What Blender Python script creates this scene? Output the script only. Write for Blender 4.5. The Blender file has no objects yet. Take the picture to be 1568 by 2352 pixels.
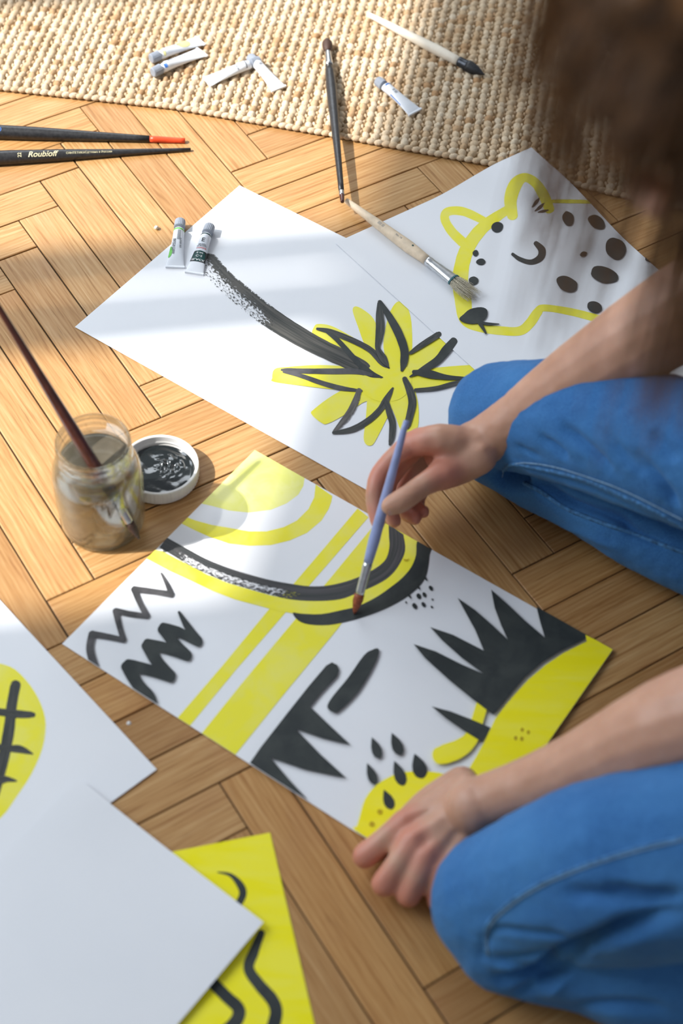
import bpy, bmesh, math, random
from mathutils import Vector, Matrix, noise
from mathutils.geometry import tessellate_polygon
from mathutils.bvhtree import BVHTree
random.seed(7)
S = bpy.context.scene
COL = S.collection
IW, IH = 1568, 2352

# ------------------------------------------------------------------ camera
CF, CP, CR, CH = 3755.8, 0.8991466, 0.0496908, 1.2708583   # focal length in px, pitch below horizon, roll, height
_fwd = Vector((0, math.cos(CP), -math.sin(CP))); _rt = Vector((1, 0, 0)); _up = _rt.cross(_fwd)
cx = math.cos(CR)*_rt + math.sin(CR)*_up
cy = -math.sin(CR)*_rt + math.cos(CR)*_up
CAMP = Vector((0, 0, CH))
cam = bpy.data.cameras.new('camera'); camo = bpy.data.objects.new('camera', cam); COL.objects.link(camo)
m = Matrix((cx, cy, -_fwd)).transposed().to_4x4(); m.translation = CAMP
camo.matrix_world = m
cam.sensor_fit = 'VERTICAL'; cam.sensor_height = 36; cam.sensor_width = 24
cam.lens = CF/IH*36; cam.clip_start = .02
cam.dof.use_dof = True; cam.dof.focus_distance = 1.80; cam.dof.aperture_fstop = 3.9
S.camera = camo

# ------------------------------------------------------------------ world, sun, window light, exposure
w = bpy.data.worlds.new('daylight'); S.world = w; w.use_nodes = True
bg = w.node_tree.nodes['Background']; bg.inputs[0].default_value = (.86, .92, 1.0, 1); bg.inputs[1].default_value = .33
SUN = Vector((.8816, .1739, -1)).normalized()
sl = bpy.data.lights.new('sun', 'SUN'); sl.energy = 6.9; sl.angle = math.radians(1.1); sl.color = (1, .965, .91)
so = bpy.data.objects.new('sun', sl); COL.objects.link(so)
so.rotation_euler = SUN.to_track_quat('-Z', 'Y').to_euler()
al = bpy.data.lights.new('window_daylight', 'AREA'); al.shape = 'RECTANGLE'; al.size = 1.7; al.size_y = 1.5; al.energy = 56; al.color = (.84, .92, 1)
ao = bpy.data.objects.new('window_daylight', al); COL.objects.link(ao)
WT = Vector((.187, .982, 0)).normalized(); WN = Vector((WT.y, -WT.x, 0))   # the window wall: direction along it, normal into the room
WD = -2.09
ao.location = WT*.95 + WN*(WD-.12) + Vector((0, 0, 1.6))
ao.rotation_euler = (WN + Vector((0, 0, -.45))).normalized().to_track_quat('-Z', 'Y').to_euler()
al2 = bpy.data.lights.new('back_window_daylight', 'AREA'); al2.shape = 'RECTANGLE'; al2.size = 1.7; al2.size_y = 1.4; al2.energy = 38; al2.color = (.86, .93, 1)
ao2 = bpy.data.objects.new('back_window_daylight', al2); COL.objects.link(ao2)
ao2.location = (-.95, 3.66, 1.75); ao2.rotation_euler = Vector((.42, -1, -.50)).normalized().to_track_quat('-Z', 'Y').to_euler()
S.view_settings.view_transform = 'Standard'; S.view_settings.look = 'None'
S.view_settings.gamma = 1; S.view_settings.use_curve_mapping = False; S.view_settings.exposure = 0.0

# ------------------------------------------------------------------ helpers
def ray(u, v): return cx*((u-IW/2)/CF) + cy*(-(v-IH/2)/CF) + _fwd
def P(u, v, z=0.0):
    d = ray(u, v); return CAMP + d*((z-CH)/d.z)
def D(u, v, dep): return CAMP + ray(u, v)*dep          # a point at a depth along the view axis
def tag(o, label=None, cat=None, group=None, kind=None):
    if label: o['label'] = label
    if cat: o['category'] = cat
    if group: o['group'] = group
    if kind: o['kind'] = kind
    return o
def thing(name, loc, label, cat, group=None):
    o = bpy.data.objects.new(name, None); COL.objects.link(o); o.location = loc; o.empty_display_size = .02
    bpy.context.view_layer.update()
    return tag(o, label, cat, group)
def wloc(o):
    v = Vector((0, 0, 0))
    while o: v = v + o.location; o = o.parent
    return v
def obj(name, me, mat=None, parent=None, smooth=True):
    if mat is not None and not me.materials: me.materials.append(mat)
    if smooth:
        for p in me.polygons: p.use_smooth = True
    o = bpy.data.objects.new(name, me); COL.objects.link(o)
    if parent:
        me.transform(Matrix.Translation(-wloc(parent))); o.parent = parent
    return o
def mesh(verts, faces, uvs=None, name='m'):
    me = bpy.data.meshes.new(name); me.from_pydata([tuple(v) for v in verts], [], faces)
    if uvs:
        l = me.uv_layers.new(name='UVMap')
        for p in me.polygons:
            for li in p.loop_indices: l.data[li].uv = uvs[me.loops[li].vertex_index]
    me.update(); return me
def frame(axis, up=Vector((0, 0, 1))):
    a = axis.normalized(); s = up.cross(a)
    if s.length < 1e-4: s = Vector((1, 0, 0)).cross(a)
    s.normalize(); u = a.cross(s); return a, s, u
def lathe(A, B, prof, seg=24, up=Vector((0, 0, 1)), squash=None):
    """prof: list of (t 0..1 along A-B, radius); squash(t) -> (side, up) factors"""
    a, s, u = frame(B-A, up); L = (B-A).length; vs = []; fs = []
    for t, r in prof:
        fx, fy = squash(t) if squash else (1, 1)
        for k in range(seg):
            an = 2*math.pi*k/seg
            vs.append(A + a*(t*L) + s*(math.cos(an)*r*fx) + u*(math.sin(an)*r*fy))
    n = len(prof)
    for i in range(n-1):
        for k in range(seg):
            k2 = (k+1) % seg
            fs.append((i*seg+k, i*seg+k2, (i+1)*seg+k2, (i+1)*seg+k))
    fs.append(tuple(range(seg))[::-1]); fs.append(tuple((n-1)*seg+k for k in range(seg)))
    return mesh(vs, fs)
def join(meshes):
    bm = bmesh.new()
    for me in meshes: bm.from_mesh(me)
    out = bpy.data.meshes.new('j'); bm.to_mesh(out); bm.free(); return out
def boxm(x0, x1, y0, y1, z0, z1):
    vs = [Vector((x, y, z)) for z in (z0, z1) for y in (y0, y1) for x in (x0, x1)]
    return mesh(vs, [(0, 2, 3, 1), (4, 5, 7, 6), (0, 1, 5, 4), (2, 6, 7, 3), (0, 4, 6, 2), (1, 3, 7, 5)])
def catmull(pts, n=6, closed=False):
    out = []; N = len(pts)
    rng = N if closed else N-1
    for i in range(rng):
        if closed: p = [pts[(i+k-1) % N] for k in range(4)]
        else: p = [pts[max(0, min(N-1, i+k-1))] for k in range(4)]
        for j in range(n):
            t = j/n
            out.append(tuple(.5*((2*p[1][c]) + (-p[0][c]+p[2][c])*t + (2*p[0][c]-5*p[1][c]+4*p[2][c]-p[3][c])*t*t + (-p[0][c]+3*p[1][c]-3*p[2][c]+p[3][c])*t**3) for c in range(len(p[1]))))
    if not closed: out.append(tuple(pts[-1]))
    return out

# ------------------------------------------------------------------ materials
class NT:
    def __init__(s, name):
        s.m = bpy.data.materials.new(name); s.m.use_nodes = True; s.t = s.m.node_tree; s.n = s.t.nodes; s.l = s.t.links
        s.b = s.n['Principled BSDF']; s.out = s.n['Material Output']
    def node(s, ty, **kw):
        nd = s.n.new(ty)
        for k, v in kw.items():
            if k.startswith('_'): setattr(nd, k[1:], v)
            else: nd.inputs[k.replace('__', ' ')].default_value = v
        return nd
    def link(s, a, b): s.l.new(a, b)
    def ramp(s, src, stops, interp='LINEAR'):
        r = s.n.new('ShaderNodeValToRGB'); r.color_ramp.interpolation = interp
        e = r.color_ramp.elements
        while len(e) < len(stops): e.new(.5)
        for i, (p, c) in enumerate(stops): e[i].position = p; e[i].color = c if len(c) == 4 else (*c, 1)
        s.link(src, r.inputs[0]); return r.outputs[0]
    def mix(s, fac, a, b, mode='MIX'):
        x = s.n.new('ShaderNodeMix'); x.data_type = 'RGBA'; x.blend_type = mode
        for sock, v in ((x.inputs[0], fac), (x.inputs[6], a), (x.inputs[7], b)):
            if hasattr(v, 'links'): s.link(v, sock)
            elif isinstance(v, (int, float)): sock.default_value = v
            else: sock.default_value = (*v, 1) if len(v) == 3 else v
        return x.outputs[2]
    def math(s, op, a, b=0, clamp=False):
        x = s.n.new('ShaderNodeMath'); x.operation = op; x.use_clamp = clamp
        for sock, v in ((x.inputs[0], a), (x.inputs[1], b)):
            if hasattr(v, 'links'): s.link(v, sock)
            else: sock.default_value = v
        return x.outputs[0]
    def noise(s, vec, scale, detail=3, rough=.5, dist=0):
        x = s.n.new('ShaderNodeTexNoise'); x.inputs['Scale'].default_value = scale; x.inputs['Detail'].default_value = detail
        x.inputs['Roughness'].default_value = rough; x.inputs['Distortion'].default_value = dist
        if vec is not None: s.link(vec, x.inputs['Vector'])
        return x.outputs[0]
    def mapping(s, vec, scale=(1, 1, 1), loc=None):
        x = s.n.new('ShaderNodeMapping'); s.link(vec, x.inputs[0]); x.inputs['Scale'].default_value = scale
        if loc is not None: s.link(loc, x.inputs['Location'])
        return x.outputs[0]
    def bump(s, h, strength, dist):
        x = s.n.new('ShaderNodeBump'); x.inputs['Strength'].default_value = strength; x.inputs['Distance'].default_value = dist
        s.link(h, x.inputs['Height']); s.link(x.outputs[0], s.b.inputs['Normal']); return x
    def coord(s, k='Object'): return s.n.new('ShaderNodeTexCoord').outputs[k]
def simple(name, col, rough=.5, metal=0, nz=.12, nscale=60, spec=.5, bump=0, bscale=300, bdist=.0005, coat=0):
    k = NT(name); c = k.coord()
    n = k.noise(c, nscale)
    lo = tuple(x*(1-nz) for x in col); hi = tuple(min(1, x*(1+nz)) for x in col)
    k.link(k.ramp(n, [(.3, lo), (.7, hi)]), k.b.inputs['Base Color'])
    k.b.inputs['Roughness'].default_value = rough; k.b.inputs['Metallic'].default_value = metal
    k.b.inputs['Specular IOR Level'].default_value = spec
    k.b.inputs['Coat Weight'].default_value = coat
    if bump: k.bump(k.noise(c, bscale), bump, bdist)
    return k.m

def mat_wood():
    k = NT('oak_plank'); c = k.coord(); oi = k.n.new('ShaderNodeObjectInfo'); rnd = oi.outputs['Random']
    off = k.n.new('ShaderNodeCombineXYZ'); k.link(k.math('MULTIPLY', rnd, 37), off.inputs[0]); k.link(k.math('MULTIPLY', rnd, 91), off.inputs[1])
    v = k.mapping(c, (1, 1, 1), off.outputs[0])
    grain = k.noise(k.mapping(v, (5, 110, 1)), 1.5, 6, .62, .9)
    fine = k.noise(k.mapping(v, (16, 480, 1)), 1, 4, .6, .2)
    cath = k.n.new('ShaderNodeTexWave'); cath.wave_type = 'BANDS'; cath.bands_direction = 'Y'
    cath.inputs['Scale'].default_value = 9; cath.inputs['Distortion'].default_value = 11; cath.inputs['Detail'].default_value = 3; cath.inputs['Detail Scale'].default_value = .8
    k.link(k.mapping(v, (1.1, 7, 1)), cath.inputs['Vector'])
    g = k.math('ADD', k.math('MULTIPLY', grain, .62), k.math('ADD', k.math('MULTIPLY', cath.outputs[1], .10), k.math('MULTIPLY', fine, .30)))
    col = k.ramp(g, [(.36, (.33, .160, .052)), (.46, (.44, .240, .088)), (.57, (.50, .295, .122)), (.70, (.58, .37, .175))])
    # streaks of pores
    pores = k.noise(k.mapping(v, (22, 620, 1)), 1, 2, .5)
    pm = k.ramp(pores, [(.63, (0, 0, 0)), (.72, (1, 1, 1))])
    col = k.mix(k.math('MULTIPLY', pm, .5), col, (.20, .085, .025))
    # plank to plank tone
    wn = k.n.new('ShaderNodeTexWhiteNoise'); wn.noise_dimensions = '1D'; k.link(rnd, wn.inputs['W'])
    tone = k.ramp(wn.outputs[0], [(0, (.74, .66, .58)), (.3, (.98, .93, .88)), (.7, (1.0, 1.0, 1.0)), (1, (1.0, .88, .72))])
    col = k.mix(.85, col, tone, 'MULTIPLY')
    blot = k.noise(v, 14, 3)
    col = k.mix(k.math('MULTIPLY', k.ramp(blot, [(.5, (0, 0, 0)), (.75, (1, 1, 1))]), .45), col, (.40, .19, .075))
    k.link(col, k.b.inputs['Base Color'])
    k.link(k.ramp(grain, [(.3, (.52, .52, .52)), (.7, (.40, .40, .40))]), k.b.inputs['Roughness'])
    k.b.inputs['Specular IOR Level'].default_value = .35
    k.bump(k.math('SUBTRACT', k.math('MULTIPLY', grain, .6), pm), .25, .0004)
    return k.m
M = {}
M['wood'] = mat_wood()
M['subfloor'] = simple('dark_joint', (.055, .03, .012), .8)
def mat_paper():
    k = NT('white_card'); c = k.coord(); n = k.noise(c, 900, 2)
    k.link(k.ramp(k.noise(c, 8), [(.3, (.80, .815, .85)), (.7, (.83, .84, .87))]), k.b.inputs['Base Color'])
    k.b.inputs['Roughness'].default_value = .62; k.b.inputs['Specular IOR Level'].default_value = .3
    k.bump(n, .25, .0002); return k.m
M['paper'] = mat_paper()
def mat_paint(name, col, alt, rough, streak=None, spec=.28):
    k = NT(name); c = k.coord(); v = c
    if streak: v = k.mapping(c, streak)
    n = k.noise(v, 30, 4, .6, .5)
    k.link(k.ramp(n, [(.35, alt), (.6, col)]), k.b.inputs['Base Color'])
    k.b.inputs['Roughness'].default_value = rough; k.b.inputs['Specular IOR Level'].default_value = spec
    k.bump(k.noise(c, 500, 3), .2, .0002); return k.m
M['yellow'] = mat_paint('yellow_paint', (.86, .79, .045), (.84, .79, .13), .5)
M['yellow_sunlit'] = mat_paint('sunlit_yellow_paint', (.82, .82, .22), (.85, .84, .34), .5)  # the same yellow paint, its colour paled for the sun falling on it
M['yellow_rich'] = mat_paint('rich_yellow_paint', (.95, .85, .010), (.95, .87, .06), .4, (.5, 2, 1))
M['orange_dot'] = mat_paint('ochre_paint', (.55, .40, .01), (.5, .36, .02), .5)
M['black'] = mat_paint('black_paint', (.030, .036, .037), (.05, .057, .055), .5)
M['greyblack'] = mat_paint('greyed_black_paint', (.055, .055, .058), (.12, .115, .12), .5)  # black paint; the zigzag's grey puts the sunlight on it into the colour
def mat_dry(name, col, alt, lu, lv, ramp_u, ramp_v, base=.0, amount=1.0):
    """dry-brush stroke: the paper shows through in flecks; ramp_* give how dry it is along and across the stroke"""
    k = NT(name); uv = k.n.new('ShaderNodeUVMap'); uv.uv_map = 'UVMap'; sp = k.n.new('ShaderNodeSeparateXYZ'); k.link(uv.outputs[0], sp.inputs[0])
    U, V = sp.outputs[0], sp.outputs[1]
    vec = k.mapping(uv.outputs[0], (lu, lv, 1))
    n1 = k.noise(vec, 1, 4, .65)
    du = k.ramp(U, [(p, (c, c, c)) for p, c in ramp_u]); dv = k.ramp(V, [(p, (c, c, c)) for p, c in ramp_v])
    dry = k.math('MULTIPLY', k.math('MULTIPLY', du, dv), amount)
    thr = k.math('SUBTRACT', .86, k.math('MULTIPLY', dry, .46))
    hole = k.math('MULTIPLY', k.math('SUBTRACT', n1, thr), 22, True)
    k.link(k.ramp(k.noise(k.mapping(uv.outputs[0], (3, lv*.8, 1)), 1, 3), [(.35, alt), (.62, col)]), k.b.inputs['Base Color'])
    k.b.inputs['Roughness'].default_value = .5; k.b.inputs['Specular IOR Level'].default_value = .28
    k.link(k.math('SUBTRACT', 1, hole), k.b.inputs['Alpha'])
    return k.m
M['dry_trunk'] = mat_dry('dry_brushed_black', (.035, .038, .036), (.10, .095, .085), 90, 12,
    [(0, 1), (.40, .95), (.58, .15), (.66, 0)], [(0, .95), (.12, .5), (.30, .55), (.62, 1.0), (1, 1.0)])
M['dry_arc'] = mat_dry('dry_brushed_arc', (.036, .042, .042), (.085, .08, .085), 90, 13,
    [(0, .30), (.05, .55), (.10, .92), (.38, .90), (.46, .70), (.52, 0)], [(0, .9), (.10, .85), (.30, 1.0), (.50, 1.0), (.62, .2), (.7, 0)])
M['dry_leaf'] = mat_dry('dry_brushed_leaf', (.032, .037, .036), (.075, .075, .07), 16, 5,
    [(0, 1), (.12, .55), (.3, .45), (.8, .45), (.93, .7), (1, 1.1)], [(0, .95), (.25, .25), (.75, .2), (1, .85)])
M['dry_grey'] = mat_dry('diluted_brushed_leaf', (.075, .07, .066), (.16, .15, .14), 16, 7,
    [(0, .8), (.5, .8), (1, 1)], [(0, 1), (.3, .6), (.7, .3), (1, .3)])
def mat_skin():
    k = NT('skin'); c = k.coord()
    at = k.n.new('ShaderNodeAttribute'); at.attribute_name = 'blush'
    base = k.ramp(k.noise(c, 35, 4), [(.3, (.50, .265, .175)), (.7, (.60, .345, .245))])
    red = k.mix(k.math('MULTIPLY', at.outputs['Fac'], .8), base, (.60, .20, .14))
    k.link(red, k.b.inputs['Base Color'])
    k.b.inputs['Roughness'].default_value = .48
    k.b.inputs['Subsurface Weight'].default_value = .25; k.b.inputs['Subsurface Radius'].default_value = (.6, .25, .12); k.b.inputs['Subsurface Scale'].default_value = .012
    cr = k.n.new('ShaderNodeTexVoronoi'); cr.inputs['Scale'].default_value = 900; k.link(c, cr.inputs['Vector'])
    k.bump(cr.outputs[0], .12, .0004); return k.m
M['skin'] = mat_skin()
def mat_denim():
    k = NT('blue_denim'); c = k.coord()
    w1 = k.n.new('ShaderNodeTexWave'); w1.bands_direction = 'DIAGONAL'; w1.inputs['Scale'].default_value = 420; w1.inputs['Distortion'].default_value = 1.5; k.link(c, w1.inputs['Vector'])
    n = k.noise(c, 750, 3, .7); big = k.noise(c, 16, 3)
    f = k.math('ADD', k.math('MULTIPLY', w1.outputs[1], .3), k.math('MULTIPLY', n, .7))
    col = k.ramp(f, [(.36, (.014, .075, .24)), (.66, (.062, .215, .50))])
    col = k.mix(k.ramp(big, [(.35, (0, 0, 0)), (.7, (1, 1, 1))]), col, k.mix(.35, col, (.085, .27, .56)))
    k.link(col, k.b.inputs['Base Color']); k.b.inputs['Roughness'].default_value = .85; k.b.inputs['Specular IOR Level'].default_value = .15
    k.b.inputs['Sheen Weight'].default_value = .2; k.b.inputs['Sheen Tint'].default_value = (.4, .6, .9, 1)
    k.bump(f, .4, .0006); return k.m
M['denim'] = mat_denim()
M['seam'] = simple('denim_seam', (.05, .17, .37), .85, nz=.5, nscale=260, bump=.5, bscale=700)
M['stitch'] = simple('pale_stitching', (.20, .34, .50), .8, nz=.3, nscale=500)
M['shirt'] = simple('grey_cotton', (.10, .11, .13), .9, bump=.3)
M['hair'] = simple('brown_hair', (.14, .062, .020), .42, nz=.6, nscale=90)
M['brow'] = simple('dark_hair', (.03, .015, .008), .6)
M['black_handle'] = simple('black_lacquer', (.022, .022, .024), .38, nz=.4, nscale=300, bump=.25, bscale=900, bdist=.0003)
M['red_tip'] = simple('red_lacquer', (.80, .075, .02), .38)
M['silver'] = simple('nickel_ferrule', (.62, .64, .66), .28, 1, .1, 200)
M['pale_wood'] = simple('pale_bare_wood', (.72, .58, .42), .55, nz=.12, nscale=120)
M['cream_wood'] = simple('whitewashed_wood', (.80, .72, .60), .5, nz=.1)
M['brown_lacquer'] = simple('red_brown_lacquer', (.075, .018, .009), .25, nz=.35, nscale=70, coat=.4)
M['blue_handle'] = simple('lavender_blue_lacquer', (.30, .36, .62), .35)
M['dark_bristle'] = simple('dark_bristles', (.055, .025, .016), .6, nz=.6, nscale=600, bump=.6, bscale=900)
M['black_bristle'] = simple('black_bristles', (.016, .017, .02), .5, nz=.5, nscale=600, bump=.6, bscale=900)
M['hog'] = simple('hog_bristles', (.50, .45, .34), .6, nz=.5, nscale=700, bump=.6, bscale=900)
M['red_bristle'] = simple('russet_bristles', (.30, .075, .030), .5, nz=.4, nscale=500)
M['black_ferrule'] = simple('black_ferrule', (.05, .055, .065), .3, .6)
M['thread'] = simple('teal_thread', (.02, .12, .14), .5)
M['plastic_white'] = simple('white_plastic', (.80, .79, .77), .35, nz=.03)
M['cap_grey'] = simple('grey_cap_plastic', (.27, .30, .355), .4, nz=.05)
M['cap_dark'] = simple('grey_cap_side', (.26, .31, .37), .4, nz=.05)
M['tube_white'] = simple('white_tube_laminate', (.74, .77, .82), .38, nz=.04)
M['ink_green'] = simple('green_ink', (.16, .52, .10), .4)
M['ink_darkgreen'] = simple('dark_green_ink', (.008, .06, .055), .4)
M['ink_black'] = simple('black_ink', (.02, .022, .024), .4)
M['ink_grey'] = simple('grey_ink', (.16, .17, .19), .5)
M['ink_red'] = simple('red_ink', (.6, .04, .04), .5)
M['ink_blue'] = simple('blue_ink', (.05, .17, .52), .4)
M['ink_yellow'] = simple('pale_yellow_ink', (.70, .66, .30), .4)
M['ink_white'] = simple('white_ink', (.8, .8, .8), .4)
M['ink_gold'] = simple('cream_gold_ink', (.72, .66, .42), .4)
M['crumb'] = simple('chalk', (.70, .66, .58), .8)
M['wall'] = simple('painted_plaster', (.78, .77, .74), .8, bump=.1)
M['frame'] = simple('white_window_paint', (.8, .8, .8), .4)
def mat_wetpaint():
    k = NT('wet_black_paint'); c = k.coord()
    k.b.inputs['Base Color'].default_value = (.010, .013, .014, 1); k.b.inputs['Roughness'].default_value = .12
    k.b.inputs['Coat Weight'].default_value = .6
    k.bump(k.noise(c, 200, 2, .5), .18, .0010); return k.m
M['wet'] = mat_wetpaint()
def mat_glass():
    k = NT('jar_glass'); k.n.remove(k.b)
    tr = k.n.new('ShaderNodeBsdfTransparent'); tr.inputs[0].default_value = (.97, .975, .965, 1)
    gl = k.n.new('ShaderNodeBsdfGlossy'); gl.inputs['Roughness'].default_value = .04; gl.inputs[0].default_value = (.95, .96, .95, 1)
    edge = k.n.new('ShaderNodeBsdfTransparent'); edge.inputs[0].default_value = (.91, .935, .90, 1)
    lw = k.n.new('ShaderNodeLayerWeight'); lw.inputs[0].default_value = .35
    r = k.ramp(lw.outputs['Facing'], [(.25, (0, 0, 0)), (.95, (1, 1, 1))])
    m1 = k.n.new('ShaderNodeMixShader'); k.link(r, m1.inputs[0]); k.link(tr.outputs[0], m1.inputs[1]); k.link(edge.outputs[0], m1.inputs[2])
    fr = k.ramp(lw.outputs['Facing'], [(0, (.035, .035, .035)), (.55, (.07, .07, .07)), (.85, (.28, .28, .28)), (1, (.8, .8, .8))])
    m2 = k.n.new('ShaderNodeMixShader'); k.link(fr, m2.inputs[0]); k.link(m1.outputs[0], m2.inputs[1]); k.link(gl.outputs[0], m2.inputs[2])
    real = k.n.new('ShaderNodeBsdfGlass'); real.inputs['IOR'].default_value = 1.45; real.inputs['Roughness'].default_value = .01; real.inputs[0].default_value = (.97, .98, .96, 1)
    m3 = k.n.new('ShaderNodeMixShader'); m3.inputs[0].default_value = .55; k.link(m2.outputs[0], m3.inputs[1]); k.link(real.outputs[0], m3.inputs[2])
    k.link(m3.outputs[0], k.out.inputs[0]); return k.m
M['glass'] = mat_glass()
def mat_water():
    k = NT('murky_rinse_water'); k.n.remove(k.b)
    rf = k.n.new('ShaderNodeBsdfRefraction'); rf.inputs['IOR'].default_value = 1.33; rf.inputs['Roughness'].default_value = .0; rf.inputs[0].default_value = (.80, .77, .68, 1)
    gl = k.n.new('ShaderNodeBsdfGlossy'); gl.inputs['Roughness'].default_value = .03
    df = k.n.new('ShaderNodeBsdfDiffuse'); df.inputs[0].default_value = (.17, .145, .105, 1)
    m0 = k.n.new('ShaderNodeMixShader'); c = k.coord()
    k.link(k.ramp(k.noise(k.mapping(c, (1, 1, .5)), 28, 2), [(.3, (.48, .48, .48)), (.75, (.76, .76, .76))]), m0.inputs[0])
    k.link(rf.outputs[0], m0.inputs[1]); k.link(df.outputs[0], m0.inputs[2])
    fr = k.n.new('ShaderNodeFresnel'); fr.inputs[0].default_value = 1.33
    m1 = k.n.new('ShaderNodeMixShader'); k.link(fr.outputs[0], m1.inputs[0]); k.link(m0.outputs[0], m1.inputs[1]); k.link(gl.outputs[0], m1.inputs[2])
    k.link(m1.outputs[0], k.out.inputs[0]); return k.m
M['water'] = mat_water()
def mat_jute():
    k = NT('woven_jute'); c = k.coord()
    at = k.n.new('ShaderNodeAttribute'); at.attribute_name = 'tone'
    wv = k.n.new('ShaderNodeTexWave'); wv.bands_direction = 'DIAGONAL'; wv.inputs['Scale'].default_value = 260; wv.inputs['Distortion'].default_value = 5; wv.inputs['Detail'].default_value = 2; k.link(c, wv.inputs['Vector'])
    n = k.math('ADD', k.math('MULTIPLY', k.noise(k.mapping(c, (700, 500, 300)), 1, 4, .65), .75), k.math('MULTIPLY', wv.outputs[1], .22))
    col = k.ramp(at.outputs['Fac'], [(0, (.48, .28, .14)), (.25, (.62, .45, .28)), (.6, (.72, .58, .41)), (1, (.80, .69, .53))])
    col = k.mix(k.ramp(n, [(.40, (0, 0, 0)), (.72, (.75, .75, .75))]), col, (.47, .30, .145))
    k.link(col, k.b.inputs['Base Color']); k.b.inputs['Roughness'].default_value = .75; k.b.inputs['Specular IOR Level'].default_value = .3
    k.bump(n, .9, .0016); return k.m
M['jute'] = mat_jute()
M['jute_back'] = simple('jute_backing', (.26, .16, .07), .9)

# ------------------------------------------------------------------ structure: floor, herringbone planks, window wall
U = .0505102; LX, LY, LPH, LN = -.6060448, 1.2051258, .5917381, 5.916838
floor = obj('floor', boxm(-3.2, 3.2, -2.2, 5.2, -.06, -.0022), M['subfloor'], smooth=False); tag(floor, kind='structure')
c_, s_ = math.cos(LPH), math.sin(LPH)
def plank_mesh():
    L, Wd, b, g = LN*U, U, .0007, .00035
    h = 0.0; d = -.004
    g = .00055; x0, x1, y0, y1 = -L/2+g, L/2-g, -Wd/2+g, Wd/2-g
    vs = []
    for (e, z) in ((0, d), (0, h-b*.7), (b, h)):
        vs += [Vector((x0+e, y0+e, z)), Vector((x1-e, y0+e, z)), Vector((x1-e, y1-e, z)), Vector((x0+e, y1-e, z))]
    fs = []
    for r in range(2):
        for k in range(4): fs.append((r*4+k, r*4+(k+1) % 4, r*4+4+(k+1) % 4, r*4+4+k))
    fs.append((8, 9, 10, 11)); return mesh(vs, fs)
pm_ = plank_mesh(); pm_.materials.append(M['wood'])
def lat(x, y): return Vector((LX + U*(c_*x - s_*y), LY + U*(s_*x + c_*y), 0))
np_ = 0
for j in range(-4, 6):
    for kk in range(-60, 60):
        tx, ty = kk + j*(LN+1), kk + j*(1-LN)
        for hv in (0, 1):
            ctr = lat(tx+LN/2, ty+.5) if hv == 0 else lat(tx+LN+.5, ty+1-LN/2)
            if -.78 < ctr.x < .82 and .18 < ctr.y < 2.12 and np_ < 298:
                o = bpy.data.objects.new('plank', pm_); COL.objects.link(o); o.parent = floor
                o.location = ctr + Vector((0, 0, random.uniform(-.0003, .0)))
                o.rotation_euler = (random.uniform(-.0012, .0012), random.uniform(-.0006, .0006), LPH + (math.pi/2 if hv else 0) + random.choice((0, math.pi)))
                o.scale = (random.uniform(.996, 1.0), random.uniform(.982, 1.0), 1)
                np_ += 1
# window wall on the left, cut by one tall opening with mullions
def wallbox(name, t0, t1, z0, z1, n0=-.10, n1=0, mat='wall', kind='structure', parent=None):
    me = boxm(n0, n1, t0, t1, z0, z1)
    me.transform(Matrix((( WN.x, WT.x, 0, WN.x*WD), (WN.y, WT.y, 0, WN.y*WD), (0, 0, 1, 0), (0, 0, 0, 1))))
    o = obj(name, me, M[mat], parent, smooth=False)
    if kind: o['kind'] = kind
    return o
def joinwall(name, boxes, mat):
    ms = []
    for (t0, t1, z0, z1, n0, n1) in boxes: ms.append(boxm(n0, n1, t0, t1, z0, z1))
    me = join(ms); me.transform(Matrix((( WN.x, WT.x, 0, WN.x*WD), (WN.y, WT.y, 0, WN.y*WD), (0, 0, 1, 0), (0, 0, 0, 1))))
    o = obj(name, me, M[mat], smooth=False); o['kind'] = 'structure'; return o
joinwall('wall_left', [(-2.6, .10, 0, 3.8, -.1, 0), (1.75, 5, 0, 3.8, -.1, 0), (.10, 1.75, 0, .75, -.1, 0), (.10, 1.75, 2.3, 3.8, -.1, 0)], 'wall')
joinwall('window_1', [(.490, .568, .75, 2.3, -.07, -.03), (.592, .652, .75, 2.3, -.07, -.03), (.10, 1.75, .75, .80, -.07, -.03), (1.16, 1.24, .75, 2.3, -.07, -.03)], 'frame')

def plainwall(name, boxes, mat):
    o = obj(name, join([boxm(*b) for b in boxes]), M[mat], smooth=False); o['kind'] = 'structure'; return o
plainwall('wall_back', [(-3, -1.9, 3.8, 3.9, 0, 3), (0, 3, 3.8, 3.9, 0, 3), (-1.9, 0, 3.8, 3.9, 0, .95), (-1.9, 0, 3.8, 3.9, 2.5, 3)], 'wall')
plainwall('window_2', [(-1.9, -1.84, 3.83, 3.87, .95, 2.5), (-.06, 0, 3.83, 3.87, .95, 2.5), (-.98, -.92, 3.83, 3.87, .95, 2.5), (-1.9, 0, 3.83, 3.87, .95, 1.01), (-1.9, 0, 3.83, 3.87, 2.44, 2.5)], 'frame')

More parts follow.
